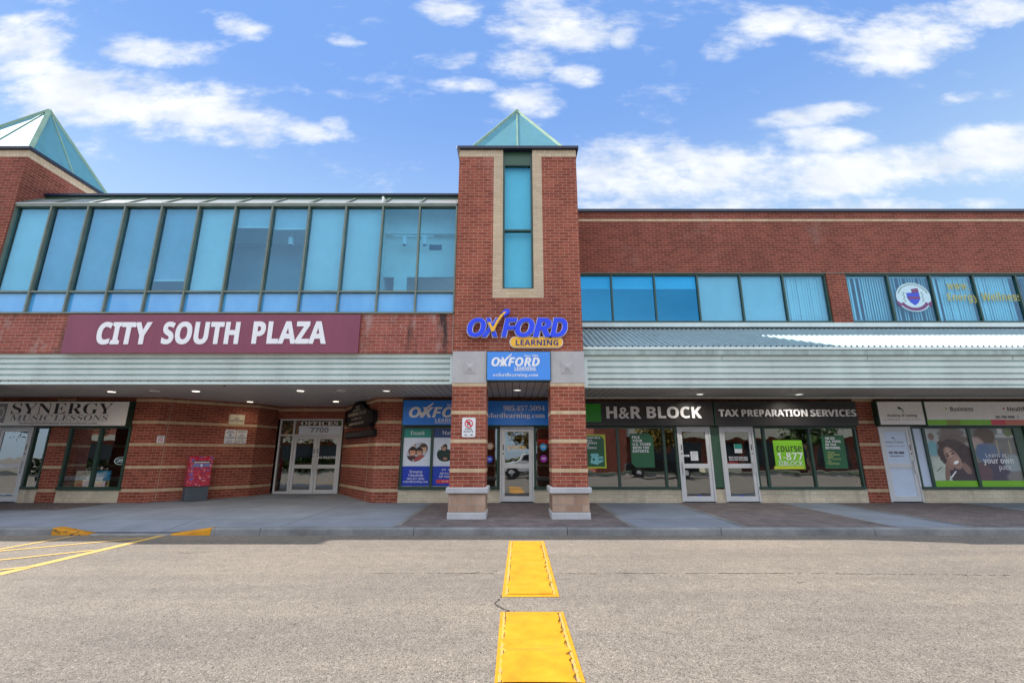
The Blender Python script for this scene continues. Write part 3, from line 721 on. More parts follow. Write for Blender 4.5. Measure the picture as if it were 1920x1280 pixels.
def entrance():
    Y = 17.0; xl, xr = XP(527, 786, Y), XP(644.5, 786, Y); zt = ZP(785, Y); z0 = .2; zm = ZP(815.5, Y)
    wl = MB().box(PD[0] - .1, PF[0] + .1, Y - .02, Y + .25, zt, SO + .1).build('header_wall', 'brick_red', PZ, uv=True); z = BANDZ[4] - .0
    MB().box(PD[0] - .1, PF[0] + .1, Y - .023, Y + .02, z - .03, z + .0525).build('brick_band', 'brick_tan', wl, uv=True)
    f = .06; xm = XP(554, 786, Y); fr = MB()
    fr.box(xl, xl + f, Y - .03, Y + .08, z0, zt); fr.box(xr - f, xr, Y - .03, Y + .08, z0, zt); fr.box(xl + f, xr - f, Y - .03, Y + .08, zt - f, zt)
    fr.box(xm - f / 2, xm + f / 2, Y - .03, Y + .08, z0, zt - f); fr.box(xl + f, xm - f / 2, Y - .03, Y + .08, zm - f / 2, zm + f / 2); fr.box(xm + f / 2, xr - f, Y - .03, Y + .08, zm - f / 2, zm + f / 2); fr.box(xl + f, xm - f / 2, Y - .03, Y + .08, z0, z0 + .12)
    w = fr.build('entrance_frame', 'aluminium', PZ, bevel=.004)
    for a, b, c, d in ((xl + f, xm - f / 2, z0 + .12, zm - f / 2), (xl + f, xm - f / 2, zm + f / 2, zt - f), (xm + f / 2, xr - f, zm + f / 2, zt - f)):
        MB().box(a, b, Y + .02, Y + .03, c, d).build('pane', 'glass_dark', w)
    mid = (xm + f / 2 + xr - f) / 2
    door(xm + f / 2, mid, z0 + .01, zm - f / 2, Y, handle=1, fr=.02, st=.085); door(mid, xr - f, z0 + .01, zm - f / 2, Y, handle=-1, fr=.02, st=.085)
    x0, x1, za, zb = box_px(560, 798, 643, 812, Y); MB().box(x0, xr - f, Y + .012, Y + .016, zm + f / 2, zb).build('film', 'film_pale', w)
    lettering(w, [('OFFICES', 564.5, 789.8, 634, 797, 'serif', .008)], 'letter_white', Y + .008)
    lettering(w, [('7700', 581.5, 801, 616, 810.5, 'bold')], 'letter_grey', Y + .008)
    lettering(w, [('NO SOLICITING', 597, 855, 634, 859.5, 'bold')], 'letter_white', Y + .002)
entrance()

# soffit under the canopy and the alcove
def soffit():
    mb = MB(); z = SO
    mb.box(-20, -1.4, 11.22, 14.25, z, z + .06); mb.box(-1.4, 1.7, 11.1, 14.25, z, z + .06); mb.box(1.7, 24, 11.22, 14.25, z, z + .06); mb.box(-10.9, -4.0, 14.25, 17.05, z, z + .06)
    mb.build('soffit', 'soffit_boards', PZ)
    bx('soffit_trim', 'fascia_green', PZ, 1.74, 22, 14.10, 14.16, SO - .05, SO - .002)
soffit()

def ribbed(name, x0, x1, Y, zs_groove, ztop, zbot, parent=PZ, mat='fascia_green'):
    """horizontal ribbed metal fascia: profile in (Y, Z) swept along X"""
    prof = [(Y, ztop)]; g = .030; d = .085
    for z in zs_groove: prof += [(Y + .012, z + g), (Y + d, z + g * .6), (Y + d, z - g * .75), (Y - .004, z - g)]
    prof += [(Y, zbot), (Y + .12, zbot), (Y + .12, ztop)]
    return MB().prism([(x0, p[0], p[1]) for p in prof], (x1 - x0, 0, 0)).build(name, mat, parent)
def canopies():
    Y = 11.14; xl, xr = -13.2, -1.435; z = lambda p: ZP(p, Y)
    fb = ribbed('fascia', xl, XP(843.7, 690, Y), Y, [z(p) for p in (672, 681.7, 691.8, 702.6, 713.4)], z(662.8), z(718))
    MB().box(XP(843.7, 690, Y), xr, Y - .006, Y + .1, z(718), z(662.8)).build('end_trim', 'fascia_green', fb)
    ribbed('fascia', -20, -16.4, Y, [z(p) for p in (672, 681.7, 691.8, 702.6, 713.4)], z(662.8), z(718))
    MB().box(-20, xr, Y - .012, Y + .14, z(720), z(718)).build('drip_edge', 'fascia_green', fb)
    Y2 = 11.2; z = lambda p: ZP(p, Y2)
    fr = ribbed('fascia', XP(1101.5, 690, Y2), 22, Y2, [z(p) for p in (676.5, 688, 700, 710.8, 721.6)], z(666.5), z(726.5))
    MB().box(1.742, XP(1101.5, 690, Y2), Y2 - .006, Y2 + .1, z(726.5), z(666.5)).build('end_trim', 'fascia_green', fr)
    for k in range(5):
        s = 5.2 + k * 3.6; MB().box(s, s + .012, Y2 - .003, Y2 + .02, z(673.2), z(666.7)).build('seam', 'gutter_green', fr)
    MB().box(1.742, 22, Y2 - .075, Y2 + .1, z(666.5) + .002, z(657)).build('gutter', 'gutter_green', PZ, bevel=.008)
    MB().box(1.742, 22, Y2 - .10, Y2 - .02, z(657) + .004, z(651.5)).build('eave_trim', 'fascia_green', PZ, bevel=.006)
    # corrugated metal canopy roof
    ya, yb, za, zb = 11.11, 13.36, 4.14, ZP(617.5, 13.36); mb = MB(); pitch = .142; x = 1.742; pts = []
    while x < 22:
        for dx, h in ((0, 0), (.075, 0), (.092, .034), (.122, .034)): pts.append((x + dx, h))
        x += pitch
    nx = Vector((0, -(zb - za), yb - ya)).normalized()
    for (xx, h) in pts:
        a = Vector((xx, ya, za)) + nx * h; b = Vector((xx, yb, zb)) + nx * h; mb.v += [tuple(a), tuple(b)]
    for i in range(len(pts) - 1): mb.f.append((2 * i, 2 * i + 2, 2 * i + 3, 2 * i + 1))
    mb.build('canopy_roof', 'roof_metal', PZ)
    MB().box(1.74, 22, 13.26, 13.39, zb + .055, ZP(605.5, 13.3)).build('sill_flashing', 'fascia_green', PZ)
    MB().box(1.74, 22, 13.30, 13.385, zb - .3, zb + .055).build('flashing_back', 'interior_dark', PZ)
canopies()

# upper left storey: brick strip, glazed wall, sloped glass, parapet
XL0, XL1 = -13.20, -1.435
def upper_left():
    zb, zs, zm, zt = ZP(662, 11.1), ZP(589.5, 11.1), ZP(548, YL), ZP(389.5, YL)
    MB().box(XL0, XL1, 11.06, 11.4, zb, zs).build('brick_strip', 'brick_stained', PZ, uv=True)
    MB().box(-20, -16.4, 11.06, 11.4, zb, 8.6).build('brick_strip', 'brick_upper', PZ, uv=True)
    MB().box(XL1 - .035, XL1 - .020, 11.052, 11.07, zb, zs).build('control_joint', 'brick_tan_long', PZ)
    n = 12; x0, x1 = XL0 + .0, XL1 - .03; bw = (x1 - x0) / n; m = .042
    fr = MB(); fr.box(x0, x1, 11.02, 11.2, zs + .002, zs + .045); fr.box(x0, x1, 11.05, 11.16, zm - .02, zm + .02); fr.box(x0, x1, 11.03, 11.2, zt, zt + .075)
    for i in range(n + 1):
        x = x0 + i * bw; fr.box(x - m / 2, x + m / 2, 11.035, 11.17, zs + .045, zt)
    w = fr.build('window_wall', 'olive_frame', PZ)
    for i in range(n):
        a, b = x0 + i * bw + m / 2, x0 + (i + 1) * bw - m / 2
        MB().box(a, b, YL, YL + .01, zs + .045, zm - .02).build('spandrel_pane', 'spandrel', w)
        MB().box(a, b, YL, YL + .01, zm + .02, zt).build('pane', 'glass_teal', w)
    blinds = {0: ('blind_white', 1), 1: ('blind_grey', 1), 2: ('blind_grey', 1), 3: ('blind_grey', .97), 4: ('blind_grey', .86), 5: ('blind_white', 1), 6: ('blind_mid', .22), 7: ('blind_mid', .24), 8: ('blind_white', 1), 9: ('blind_white', 1)}
    for i, (mt, cov) in blinds.items():
        a, b = x0 + i * bw + .04, x0 + (i + 1) * bw - .04; mb = MB(); h = (zt - zm - .04) * cov; k = 36; ph = h / k
        mb.box(a, b, 11.20, 11.215, zt - h, zt - .01)
        MB.build(mb, 'blind', mt, w)
        if cov < .9: MB().box(a, b, 11.19, 11.225, zt - h - .04, zt - h).build('blind_rail', 'blind_white', w)
    # sloped glass above
    ya, za, yb, zb2 = 11.05, zt + .08, 11.70, ZP(373.5, 11.7)
    sl = MB()
    for i in range(n + 1):
        x = x0 + i * bw; sl.bar((x, ya, za + .01), (x, yb, zb2 + .01), .05, .06)
    s = sl.build('roof_glazing', 'olive_frame', PZ)
    for i in range(n):
        a, b = x0 + i * bw + .025, x0 + (i + 1) * bw - .025; MB().prism([(a, ya, za), (b, ya, za), (b, yb, zb2), (a, yb, zb2)], (0, .008, -.008)).build('pane', 'glass_roof', s)
    MB().box(XL0, XL1, ya - .03, ya + .05, zt + .075, za + .012).build('eave_rail', 'aluminium', s)
    MB().box(XL0, XL1, 11.70, 11.95, zb2 - .05, ZP(368.5, 11.7)).build('roof_trim', 'green_panel', PZ)
    MB().box(XL0, XL1, 11.64, 12.0, ZP(368.5, 11.7) + .002, ZP(363.2, 11.66)).build('parapet_cap', 'navy_cap', PZ)
    MB().box(-20, -16.4, 11.0, 12.0, 8.61, 8.72).build('parapet_cap', 'navy_cap', PZ)
    # rooms behind: floor slabs, back walls, roofs, plain light ceilings
    sh = MB(); sh.box(-20, 24, 11.30, 24, SO + .08, 3.95); sh.box(-20, -1.4, 11.96, 24, 8.40, 8.55); sh.box(1.0, 24, 13.5, 24, 8.90, 9.05); sh.build('floor_slab', 'interior_light', PZ)
    bw_ = MB(); bw_.box(-20, 24, 23.9, 24.1, 0, 8.9); bw_.box(-20.2, -20, 11.1, 24, 0, 8.5); bw_.box(24, 24.2, 11.2, 24, 0, 9.0); bw_.build('outer_wall', 'brick_upper', PZ, uv=True)
    iw = MB(); iw.box(-20, -3.55, 12.6, 12.7, 3.95, 8.4); iw.box(-9.2, -3.55, 12.3, 12.6, 7.5, 8.4); iw.build('inner_wall', 'interior_wall', PZ)
    iw2 = MB(); iw2.box(-3.5, -1.4, 11.80, 11.88, 6.25, 8.4); iw2.box(-3.5, -1.4, 11.62, 11.80, 7.45, 8.0); iw2.box(-3.2, -2.85, 11.75, 11.95, 3.95, 6.25); iw2.box(-3.55, -3.5, 11.3, 13.0, 3.95, 8.4); iw2.box(-3.5, -1.4, 14.2, 14.3, 3.95, 6.25); iw2.build('inner_wall', 'interior_light', PZ)
    iw3 = MB(); iw3.box(1.7, 24, 16.0, 16.1, 3.95, 8.9); iw3.build('inner_wall', 'interior_wall', PZ)
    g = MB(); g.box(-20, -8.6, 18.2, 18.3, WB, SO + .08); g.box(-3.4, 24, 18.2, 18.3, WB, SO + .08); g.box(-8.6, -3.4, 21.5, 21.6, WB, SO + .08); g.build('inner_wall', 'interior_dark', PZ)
    pt = MB(); 
    for xx in (-3.9, 1.75, 11.55): pt.box(xx, xx + .1, 14.65, 18.2, WB, SO + .08)
    pt.build('inner_wall', 'interior_wall', PZ)
upper_left()

# upper right wall with window bands
def upper_right():
    zc, zt, zb = ZP(398, YR), ZP(511.5, YR), ZP(604, YR); bay = 1.331; e1 = 9.73; s1 = e1 - 6 * bay; s2 = 10.32; e2 = s2 + 7 * bay
    w = MB(); w.box(1.0, 22, YR, YR + .3, zt, zc); w.box(1.0, s1, YR, YR + .3, 4.6, zt); w.box(e1, s2, YR, YR + .3, 4.6, zt); w.box(e2, 22, YR, YR + .3, 4.6, zt)
    w.box(s1, e1, YR + .02, YR + .3, 4.6, zb - .04); w.box(s2, e2, YR + .02, YR + .3, 4.6, zb - .04)
    o = w.build('upper_wall', 'brick_upper', PZ, uv=True)
    MB().box(1.0, 22, YR - .003, YR + .05, ZP(415, YR), ZP(411, YR)).build('brick_band', 'brick_tan', o, uv=True, uvz=ZP(415, YR))
    wp = MB(); xx = 2.3
    while xx < 18: wp.box(xx, xx + .018, YR - .004, YR + .02, zt + .012, zt + .07); xx += .67
    wp.build('weep_hole', 'interior_dark', o)
    MB().box(1.0, 22, YR - .05, YR + .36, zc + .002, ZP(391.5, YR - .05)).build('parapet_cap', 'navy_cap', PZ)
    MB().box(1.0, 22, YR - .012, YR + .1, zt - .02, zt).build('lintel', 'olive_frame', PZ)
    f = .05
    def band(x0, n, gm):
        panes = [(x0 + i * bay + f / 2 + (f / 2 if i == 0 else 0), x0 + (i + 1) * bay - f / 2 - (f / 2 if i == n - 1 else 0), gm.get(i, 'glass_teal')) for i in range(n)]
        return window(panes, zb + .05, zt - .07, YR + .07, f, 'green_frame', parent=PZ, sill=True), panes
    w1, p1 = band(s1, 6, {0: 'glass_deep', 1: 'glass_deep', 2: 'glass_deep'}); w2, p2 = band(s2, 7, {})
    z0, z1 = zb + .05, zt - .07
    def roller(p, cov, w, mt='blind_white'): MB().box(p[0], p[1], YR + .14, YR + .15, z1 - (z1 - z0) * cov, z1).build('blind', mt, w)
    for i in (0, 1, 2): roller(p1[i], .26, w1, 'blind_white'); MB().box(p1[i][0], p1[i][1], YR + .13, YR + .16, z1 - (z1 - z0) * .275, z1 - (z1 - z0) * .26).build('blind_rail', 'letter_white', w1)
    roller(p1[3], 1, w1); roller(p1[4], 1, w1)
    def vert(p, w, ang, gaps=(), mt='blind_vertical'):
        mb = MB(); x = p[0] + .03; i = 0; c, s = math.cos(R(ang)) * .045, math.sin(R(ang)) * .045
        while x < p[1] - .02:
            if i not in gaps:
                aj = random.uniform(-.008, .008); mb.prism([(x - c, YR + .19 - s + aj, z0), (x + c, YR + .19 + s + aj, z0), (x + c, YR + .192 + s + aj, z0), (x - c, YR + .192 - s + aj, z0)], (0, 0, z1 - z0 - .01))
            x += .08; i += 1
        mb.box(p[0], p[1], YR + .16, YR + .22, z1 - .03, z1); mb.build('blind', mt, w)
    vert(p1[5], w1, 12); vert(p2[0], w2, 24, (3, 5)); vert(p2[1], w2, 30, (4, 7, 12)); vert(p2[2], w2, 12, (3,)); vert(p2[3], w2, 12, (15,)); vert(p2[4], w2, 60, (1, 2)); vert(p2[5], w2, 20); vert(p2[6], w2, 20)
    MB().box(p2[0][0] + .02, p2[0][0] + .36, YR + .10, YR + .13, z0, z0 + .05).build('sill_box', 'paper_white', w2)
    # round crest decal and gold lettering on the panes
    cx, cz = at(1713, 557, YR + .08); Y = YR + .085
    rx = (XP(1746, 557, YR) - XP(1681, 557, YR)) / 2; rz = (ZP(528.5, YR) - ZP(583, YR)) / 2
    t = thing('crest_decal', 'round pale blue crest decal with blue shield and maroon ribbon on upstairs window', 'decal', (cx, Y, cz))
    MB().disc(cx, cz, rx, rz, Y, Y + .004, 40).build('disc', 'crest_pale', t)
    sh = [(-.36, .30), (.36, .34), (.38, -.10), (.22, -.38), (.0, -.56), (-.24, -.34), (-.38, -.05)]
    MB().plate([(cx + a * rx, cz + b * rz) for a, b in sh], Y - .004, Y).build('shield', 'decal_blue', t)
    MB().plate([(cx + a * rx, cz + b * rz) for a, b in ((-.03, .28), (.36, .34), (.34, .62), (-.06, .56))], Y - .007, Y - .003).build('shield_quarter', 'crest_maroon', t)
    MB().plate([(cx + a * rx, cz + b * rz) for a, b in ((-.34, .02), (.36, .05), (.34, -.12), (-.34, -.14))], Y - .007, Y - .003).build('shield_bar', 'crest_maroon', t)
    rb = []; 
    for i in range(17): a = R(208 + 124 * i / 16); rb.append((cx + rx * .93 * math.cos(a), cz + rz * .93 * math.sin(a)))
    for i in range(17): a = R(332 - 124 * i / 16); rb.append((cx + rx * .72 * math.cos(a), cz + rz * .72 * math.sin(a)))
    mb = MB()
    for i in range(16): mb.plate([rb[i], rb[i + 1], rb[32 - i], rb[33 - i]], Y - .004, Y - .0005)
    for sgn in (-1, 1): mb.plate([(cx + sgn * rx * .78, cz - rz * .42), (cx + sgn * rx * 1.02, cz - rz * .22), (cx + sgn * rx * .98, cz - rz * .58), (cx + sgn * rx * .80, cz - rz * .66)], Y - .005, Y - .001)
    mb.build('ribbon', 'crest_maroon', t)
    lf = MB()
    for k in range(26):
        a = R(20 + 140 * k / 25); lf.disc(cx + rx * .88 * math.cos(a), cz + rz * .88 * math.sin(a), rx * .025, rz * .05, Y - .003, Y, 6)
    for sgn in (-1, 1):
        for k in range(5): lf.disc(cx + sgn * rx * (.52 + .04 * (k % 2)), cz + rz * (.30 - .14 * k), rx * .06, rz * .03, Y - .003, Y, 8)
    lf.build('leaf_border', 'green_panel', t)
    g = thing('window_lettering', 'gold outlined web address lettering on the pale upstairs window right of the round crest', 'window lettering', (XP(1840, 550, YR), Y, ZP(550, YR)))
    lettering(g, [('www.', 1775, 532, 1817, 544, 'serif'), ('Energy', 1777, 550, 1834, 568, 'bold'), ('Wellness', 1840, 548, 1914, 564, 'bold')], 'letter_gold', Y)
upper_right()

# brick towers with glass pyramid caps
def tower(cx, piers=True):
    x0, x1 = cx - 1.584, cx + 1.584; y0, y1 = YT, 14.1; zb, zt = 4.0, ZP(281.5, YT); o, i = .645, .397
    zg0, zg1, zs = ZP(541, YT), ZP(308, YT), ZP(558, YT); zg2 = ZP(283, YT); zsol = ZP(294, YT)
    w = MB(); w.box(x0, cx - o, y0, y0 + .3, zb, zsol); w.box(cx + o, x1, y0, y0 + .3, zb, zsol); w.box(cx - o, cx + o, y0, y0 + .3, zb, zs)
    w.box(x0, x0 + .3, y0 + .3, y1, zb, zsol); w.box(x1 - .3, x1, y0 + .3, y1, zb, zsol); w.box(x0 + .3, x1 - .3, y1 - .3, y1, zb, zsol); w.box(x0 + .3, x1 - .3, y0 + .3, y1 - .3, zb, zb + .2)
    tw = w.build('brick_tower', 'brick_red' if piers else 'brick_upper', PZ, uv=True)
    s = MB(); s.box(cx - o, cx - i, y0 - .002, y0 + .3, zs, zsol); s.box(cx + i, cx + o, y0 - .002, y0 + .3, zs, zsol); s.box(cx - i, cx + i, y0 - .002, y0 + .3, zs, zg0)
    s.build('tan_surround', 'brick_tan_long', tw, uv=True)
    c = MB(); c.box(x0 - .003, cx - i, y0 - .004, y0 + .3, zsol, zt); c.box(cx + i, x1 + .003, y0 - .004, y0 + .3, zsol, zt); c.box(x0 - .003, x0 + .3, y0 + .3, y1, zsol, zt); c.box(x1 - .3, x1 + .003, y0 + .3, y1, zsol, zt); c.box(x0 + .3, x1 - .3, y1 - .3, y1 + .003, zsol, zt)
    c.build('soldier_course', 'brick_soldier', tw, uv=True)
    MB().box(x0 - .07, x1 + .07, y0 - .08, y1 + .08, zt + .002, zt + .085).build('parapet_cap', 'navy_cap', tw, bevel=.006)
    f = .05; zm = ZP(429.5, YT); fr = MB(); Y = y0 + .09
    fr.box(cx - i, cx - i + f, Y - .03, Y + .1, zg0, zg2 + .06); fr.box(cx + i - f, cx + i, Y - .03, Y + .1, zg0, zg2 + .06); fr.box(cx - i + f, cx + i - f, Y - .03, Y + .1, zg0, zg0 + .045)
    fr.box(cx - i + f, cx + i - f, Y - .03, Y + .1, zm - .02, zm + .02); fr.box(cx - i + f, cx + i - f, Y - .03, Y + .1, zg1, zg1 + .05)
    wd = fr.build('tall_window', 'green_frame', PZ)
    MB().box(cx - i + f, cx + i - f, Y, Y + .03, zg1 + .05, zt).build('green_panel', 'green_panel', wd)
    for a, b in ((zg0 + .045, zm - .02), (zm + .02, zg1)): MB().box(cx - i + f, cx + i - f, Y + .03, Y + .04, a, b).build('pane', 'glass_tower', wd)
    MB().box(cx - i + f, cx + i - f, Y + .16, Y + .17, zg0 + .045, zg1).build('blind', 'blind_white', wd)
    # glass pyramid
    zb0 = zt + .087; h = 1.30; cy = 12.55; za = zb0 + .13; ap = Vector((cx, cy, 12.22))
    MB().box(cx - h - .05, cx + h + .05, cy - h - .05, cy + h + .05, zb0, za).build('skylight_kerb', 'green_frame', tw, bevel=.006)
    cn = [Vector((cx + a * h, cy + b * h, za + .02)) for a, b in ((-1, -1), (1, -1), (1, 1), (-1, 1))]
    pf = MB()
    for q in cn: pf.bar(q, ap, .11, .07)
    for a, b in zip(cn, cn[1:] + cn[:1]): pf.bar(a, b, .07, .07); pf.bar((a + b) / 2, ap + ((a + b) / 2 - ap) * .10, .045, .05)
    k = ap + Vector((0, 0, .04)); pf.prism([ap + (q - ap) * .09 + Vector((0, 0, .03)) for q in cn], (0, 0, .02)); 
    for a, b in zip(cn, cn[1:] + cn[:1]): pf.poly([ap + (a - ap) * .10 + Vector((0, 0, .05)), ap + (b - ap) * .10 + Vector((0, 0, .05)), k + Vector((0, 0, .03))])
    sk = pf.build('skylight', 'skylight_frame', PZ)
    for a, b in zip(cn, cn[1:] + cn[:1]):
        m = (a + b) / 2
        for p, q in ((a, m), (m, b)):
            n = (q - p).cross(ap - p).normalized() * .008; MB().prism([p, q, ap], n).build('pane', 'glass_pyramid', sk)
    return tw
brick('brick_soldier', (.55, .43, .29), (.64, .51, .36), (.34, .26, .18), bw=.09, rh=.4, stain=.1)
paint('skylight_frame', (.24, .36, .27), .75, .15, spec=.2)
tower(.154); tower(-14.77, False)

def piers():
    for sgn, (x0, x1) in enumerate(((-1.431, -.612), (.92, 1.739), (-16.355, -15.536), (-14.004, -13.185))):
        y0, y1 = YT, YT + .82; zc = ZP(719, YT); zs0, zs1 = ZP(925, YT), ZP(913, YT)
        p = bx('pier', 'brick_red', PZ, x0, x1, y0, y1, zs1, BANDZ[4], uv=True)
        for z in (1.1575, 1.8175, 2.4775, 3.1375): MB().box(x0 - .003, x1 + .003, y0 - .003, y1 + .003, z, z + .0825).build('brick_band', 'brick_tan', p, uv=True)
        c = bx('pier_cap', 'pier_concrete', p, x0 - .012, x1 + .012, y0 - .012, y1 + .012, 3.222, ZP(658.5, YT), bevel=.006)
        cx, cz = (x0 + x1) / 2, ZP(689, YT); s = .145
        q = MB(); q.box(cx - s, cx + s, y0 - .022, y0, cz - s, cz + s); q.box(cx - s * .82, cx + s * .82, y0 - .028, y0 - .02, cz - s * .82, cz + s * .82)
        q.v += [(cx - s * .6, y0 - .028, cz - s * .6), (cx + s * .6, y0 - .028, cz - s * .6), (cx + s * .6, y0 - .028, cz + s * .6), (cx - s * .6, y0 - .028, cz + s * .6), (cx, y0 - .065, cz)]
        k = len(q.v) - 5; q.f += [(k, k + 1, k + 4), (k + 1, k + 2, k + 4), (k + 2, k + 3, k + 4), (k + 3, k, k + 4)]; q.build('square_plaque', 'pier_concrete', c, bevel=.004)
        bx('base_cap', 'cap_stone', p, x0 - .07, x1 + .07, y0 - .07, y1 + .07, zs0, zs1 - .001, bevel=.02)
        bx('base_stone', 'stone_rough', p, x0 - .012, x1 + .012, y0 - .012, y1 + .012, ZP(960, YT), zs0 - .001, uv=True, bevel=.012, uvz=ZP(960, YT))
        bx('plinth', 'cap_stone', p, x0 - .03, x1 + .03, y0 - .03, y1 + .03, side_z(YT) - .02, ZP(960, YT) - .001, bevel=.012)
    bx('tower_soffit_beam', 'pier_concrete', PZ, -.60, .908, YT + .2, YT + .5, SO + .07, 3.998)
piers()

# ------------------------------------------------------------------ signs
def sign_box(name, label, px0, py0, px1, py1, Y, depth, face, frame='green_frame', border=.03, group=None, cat='sign', xm=None):
    m = (py0 + py1) / 2; x0, x1, z0, z1 = XP(px0, m, Y), XP(px1, m, Y), ZP(py1, Y), ZP(py0, Y)
    t = thing(name, label, cat, ((x0 + x1) / 2, Y, z0), group=group)
    MB().box(x0 - border, x1 + border, Y + .006, Y + depth, z0 - border, z1 + border).build('cabinet', frame, t, bevel=.004)
    MB().box(x0, x1, Y, Y + .012, z0, z1).build('panel', face, t); return t
# plaza name
t = sign_box('plaza_sign', 'long maroon sign panel with white plaza name on the brick below the glass storey', 121.5, 589.5, 673.5, 661.5, 11.0, .055, 'sign_maroon', 'sign_maroon', .0)
lettering(t, [('CITY', 182.5, 603.5, 283, 646, 'bold', .022), ('SOUTH', 305, 603, 449, 645.5, 'bold', .022), ('PLAZA', 474, 602.5, 613, 644.5, 'bold', .022)], 'letter_white', 10.998, thick=.012)

# blue raised letters with the check mark, on the tower
def tower_letters():
    Y = YT; x0, x1 = XP(877, 615, Y), XP(1063, 615, Y); z0, z1 = ZP(633.5, Y), ZP(598.5, Y)
    t = thing('letter_sign', 'blue raised italic lettering with yellow check mark and yellow pill on brick tower', 'sign', ((x0 + x1) / 2, Y, z0))
    W = x1 - x0; cuts = [(0, .185), (.145, .335), (.34, .50), (.475, .67), (.655, .84), (.825, 1.0)]
    for mat, off, yy, th, grow in (('letter_white', .034, Y - .045, .045, .016), ('letter_blue', .008, Y - .075, .06, 0)):
        mb = MB()
        for ch, (a, b) in zip('OXFORD', cuts): write(mb, ch, x0 + a * W - grow, x0 + b * W + grow, z0 - grow, z1 + grow, yy, 'bolditalic', th, off)
        mb.build('letter_edge' if mat == 'letter_white' else 'letters', mat, t)
    q = lambda p: (XP(p[0], p[1], Y), ZP(p[1], Y))
    z7 = lambda a, b: (830 + a / 6, 560 + b / 6)
    body = [q(z7(*p)) for p in ((512, 288), (540, 282), (556, 325), (572, 335), (605, 270), (650, 205), (690, 170), (722, 165), (680, 210), (630, 275), (598, 345), (580, 385), (550, 388), (535, 340))]
    tip = [q(z7(*p)) for p in ((650, 190), (700, 140), (738, 136), (758, 158), (745, 185), (690, 225), (690, 200), (722, 168), (690, 170))]
    MB().plate(body, Y - .17, Y - .13).build('check_mark', 'letter_yellow', t); MB().plate(tip, Y - .168, Y - .04).build('check_tip', 'letter_blue', t)
    def pill(pxa, pya, pxb, pyb, grow):
        xa, xb, za, zb = box_px(pxa, pya, pxb, pyb, Y); xa -= grow; xb += grow; za -= grow; zb += grow; r = (zb - za) / 2; n = 12; c = (za + zb) / 2
        return [(xb - r + r * math.cos(R(-90 + 180 * i / n)), c + r * math.sin(R(-90 + 180 * i / n))) for i in range(n + 1)] + [(xa + r + r * math.cos(R(90 + 180 * i / n)), c + r * math.sin(R(90 + 180 * i / n))) for i in range(n + 1)]
    MB().plate(pill(957, 633.2, 1054, 651.5, .02), Y - .05, Y).build('pill_edge', 'letter_white', t); MB().plate(pill(957, 633.2, 1054, 651.5, 0), Y - .07, Y - .02).build('pill', 'letter_yellow', t)
    lettering(t, [('LEARNING', 967, 637, 1047, 647.5, 'bold', .006)], 'letter_navy', Y - .071, name='pill_lettering')
tower_letters()

def check_logo(mb, pxa, pya, pxb, pyb, Y):
    """the slim check mark that crosses the X of the white logo"""
    q = lambda a, b: (XP(pxa + (pxb - pxa) * a, pya + (pyb - pya) * b, Y), ZP(pya + (pyb - pya) * b, Y))
    mb.plate([q(*p) for p in ((0, .48), (.16, .46), (.30, .72), (.62, .28), (1, 0), (.98, .10), (.62, .46), (.34, 1.0), (.24, 1.0))], Y - .006, Y)
t = sign_box('box_sign', 'light blue box sign with white logo and web address between the tower pier heads', 913.5, 659.5, 1031.5, 712, 10.93, .28, 'sign_skyblue', 'green_frame', .02)
lettering(t, [('OXFORD', 921.5, 669.5, 1012, 686.5, 'bolditalic', .012), ('LEARNING', 965, 687.5, 1004, 693, 'bold'), ('Since 1984', 983, 664.5, 1009, 668.5, 'serif'), ('oxfordlearning.com', 924.5, 699, 1009, 707.5, 'serif', -.008)], 'letter_white', 10.928)
mb = MB(); check_logo(mb, 936, 662.5, 960, 686, 10.924); mb.build('check_mark', 'letter_white', t)
mb = MB(); x0, x1, z0, z1 = box_px(964, 693.8, 1006, 694.8, 10.928); mb.box(x0, x1, 10.924, 10.928, z0, z1); mb.build('underline', 'letter_white', t)

YSN = 13.99
t = sign_box('shop_sign', 'deep blue shop sign with large white logo above the two tutoring posters', 756, 750.5, 905, 796, YSN, .22, 'sign_blue', 'green_frame', .025)
lettering(t, [('OXFORD', 767, 762.5, 894, 782.5, 'bolditalic', .012), ('LEARNING', 816, 784, 868, 790.5, 'bold'), ('Since 1984', 838, 756.5, 880, 761, 'serif')], 'letter_white', YSN - .002)
mb = MB(); check_logo(mb, 782, 754, 813, 782, YSN - .006); mb.build('check_mark', 'letter_white', t)
mb = MB(); x0, x1, z0, z1 = box_px(815, 791.8, 872, 792.8, YSN - .002); mb.box(x0, x1, YSN - .006, YSN - .002, z0, z1); mb.build('underline', 'letter_white', t)
t = sign_box('shop_sign', 'deep blue shop sign with white phone number over the glass door between the piers', 906.5, 751.5, 1062, 796.5, YSN, .22, 'sign_blue', 'green_frame', .025)
lettering(t, [('905.457.5094', 944, 760, 1021.5, 769.5, 'serif', -.008), ('oxfordlearning.com', 906, 773.5, 1021.5, 785.5, 'serif', -.008)], 'letter_white', YSN - .002)
t = sign_box('shop_sign', 'black shop sign with green square and silver block letters beside the right tower pier', 1070, 752.5, 1337, 797, YSN, .22, 'sign_charcoal', 'green_frame', .012)
mb = MB(); x0, x1, z0, z1 = box_px(1080, 757, 1126.5, 790.5, YSN); mb.box(x0, x1, YSN - .02, YSN, z0, z1); mb.build('green_square', 'sign_lime', t)
lettering(t, [('H&R', 1136.5, 762, 1201.5, 784.5, 'bold', .010), ('BLOCK', 1212, 762, 1315, 784, 'bold', .010)], 'letter_silver', YSN - .002, thick=.035)
t = sign_box('shop_sign', 'black shop sign with three silver words on the right of the green square sign', 1341, 752.5, 1606.5, 797.5, YSN, .22, 'sign_charcoal', 'green_frame', .012)
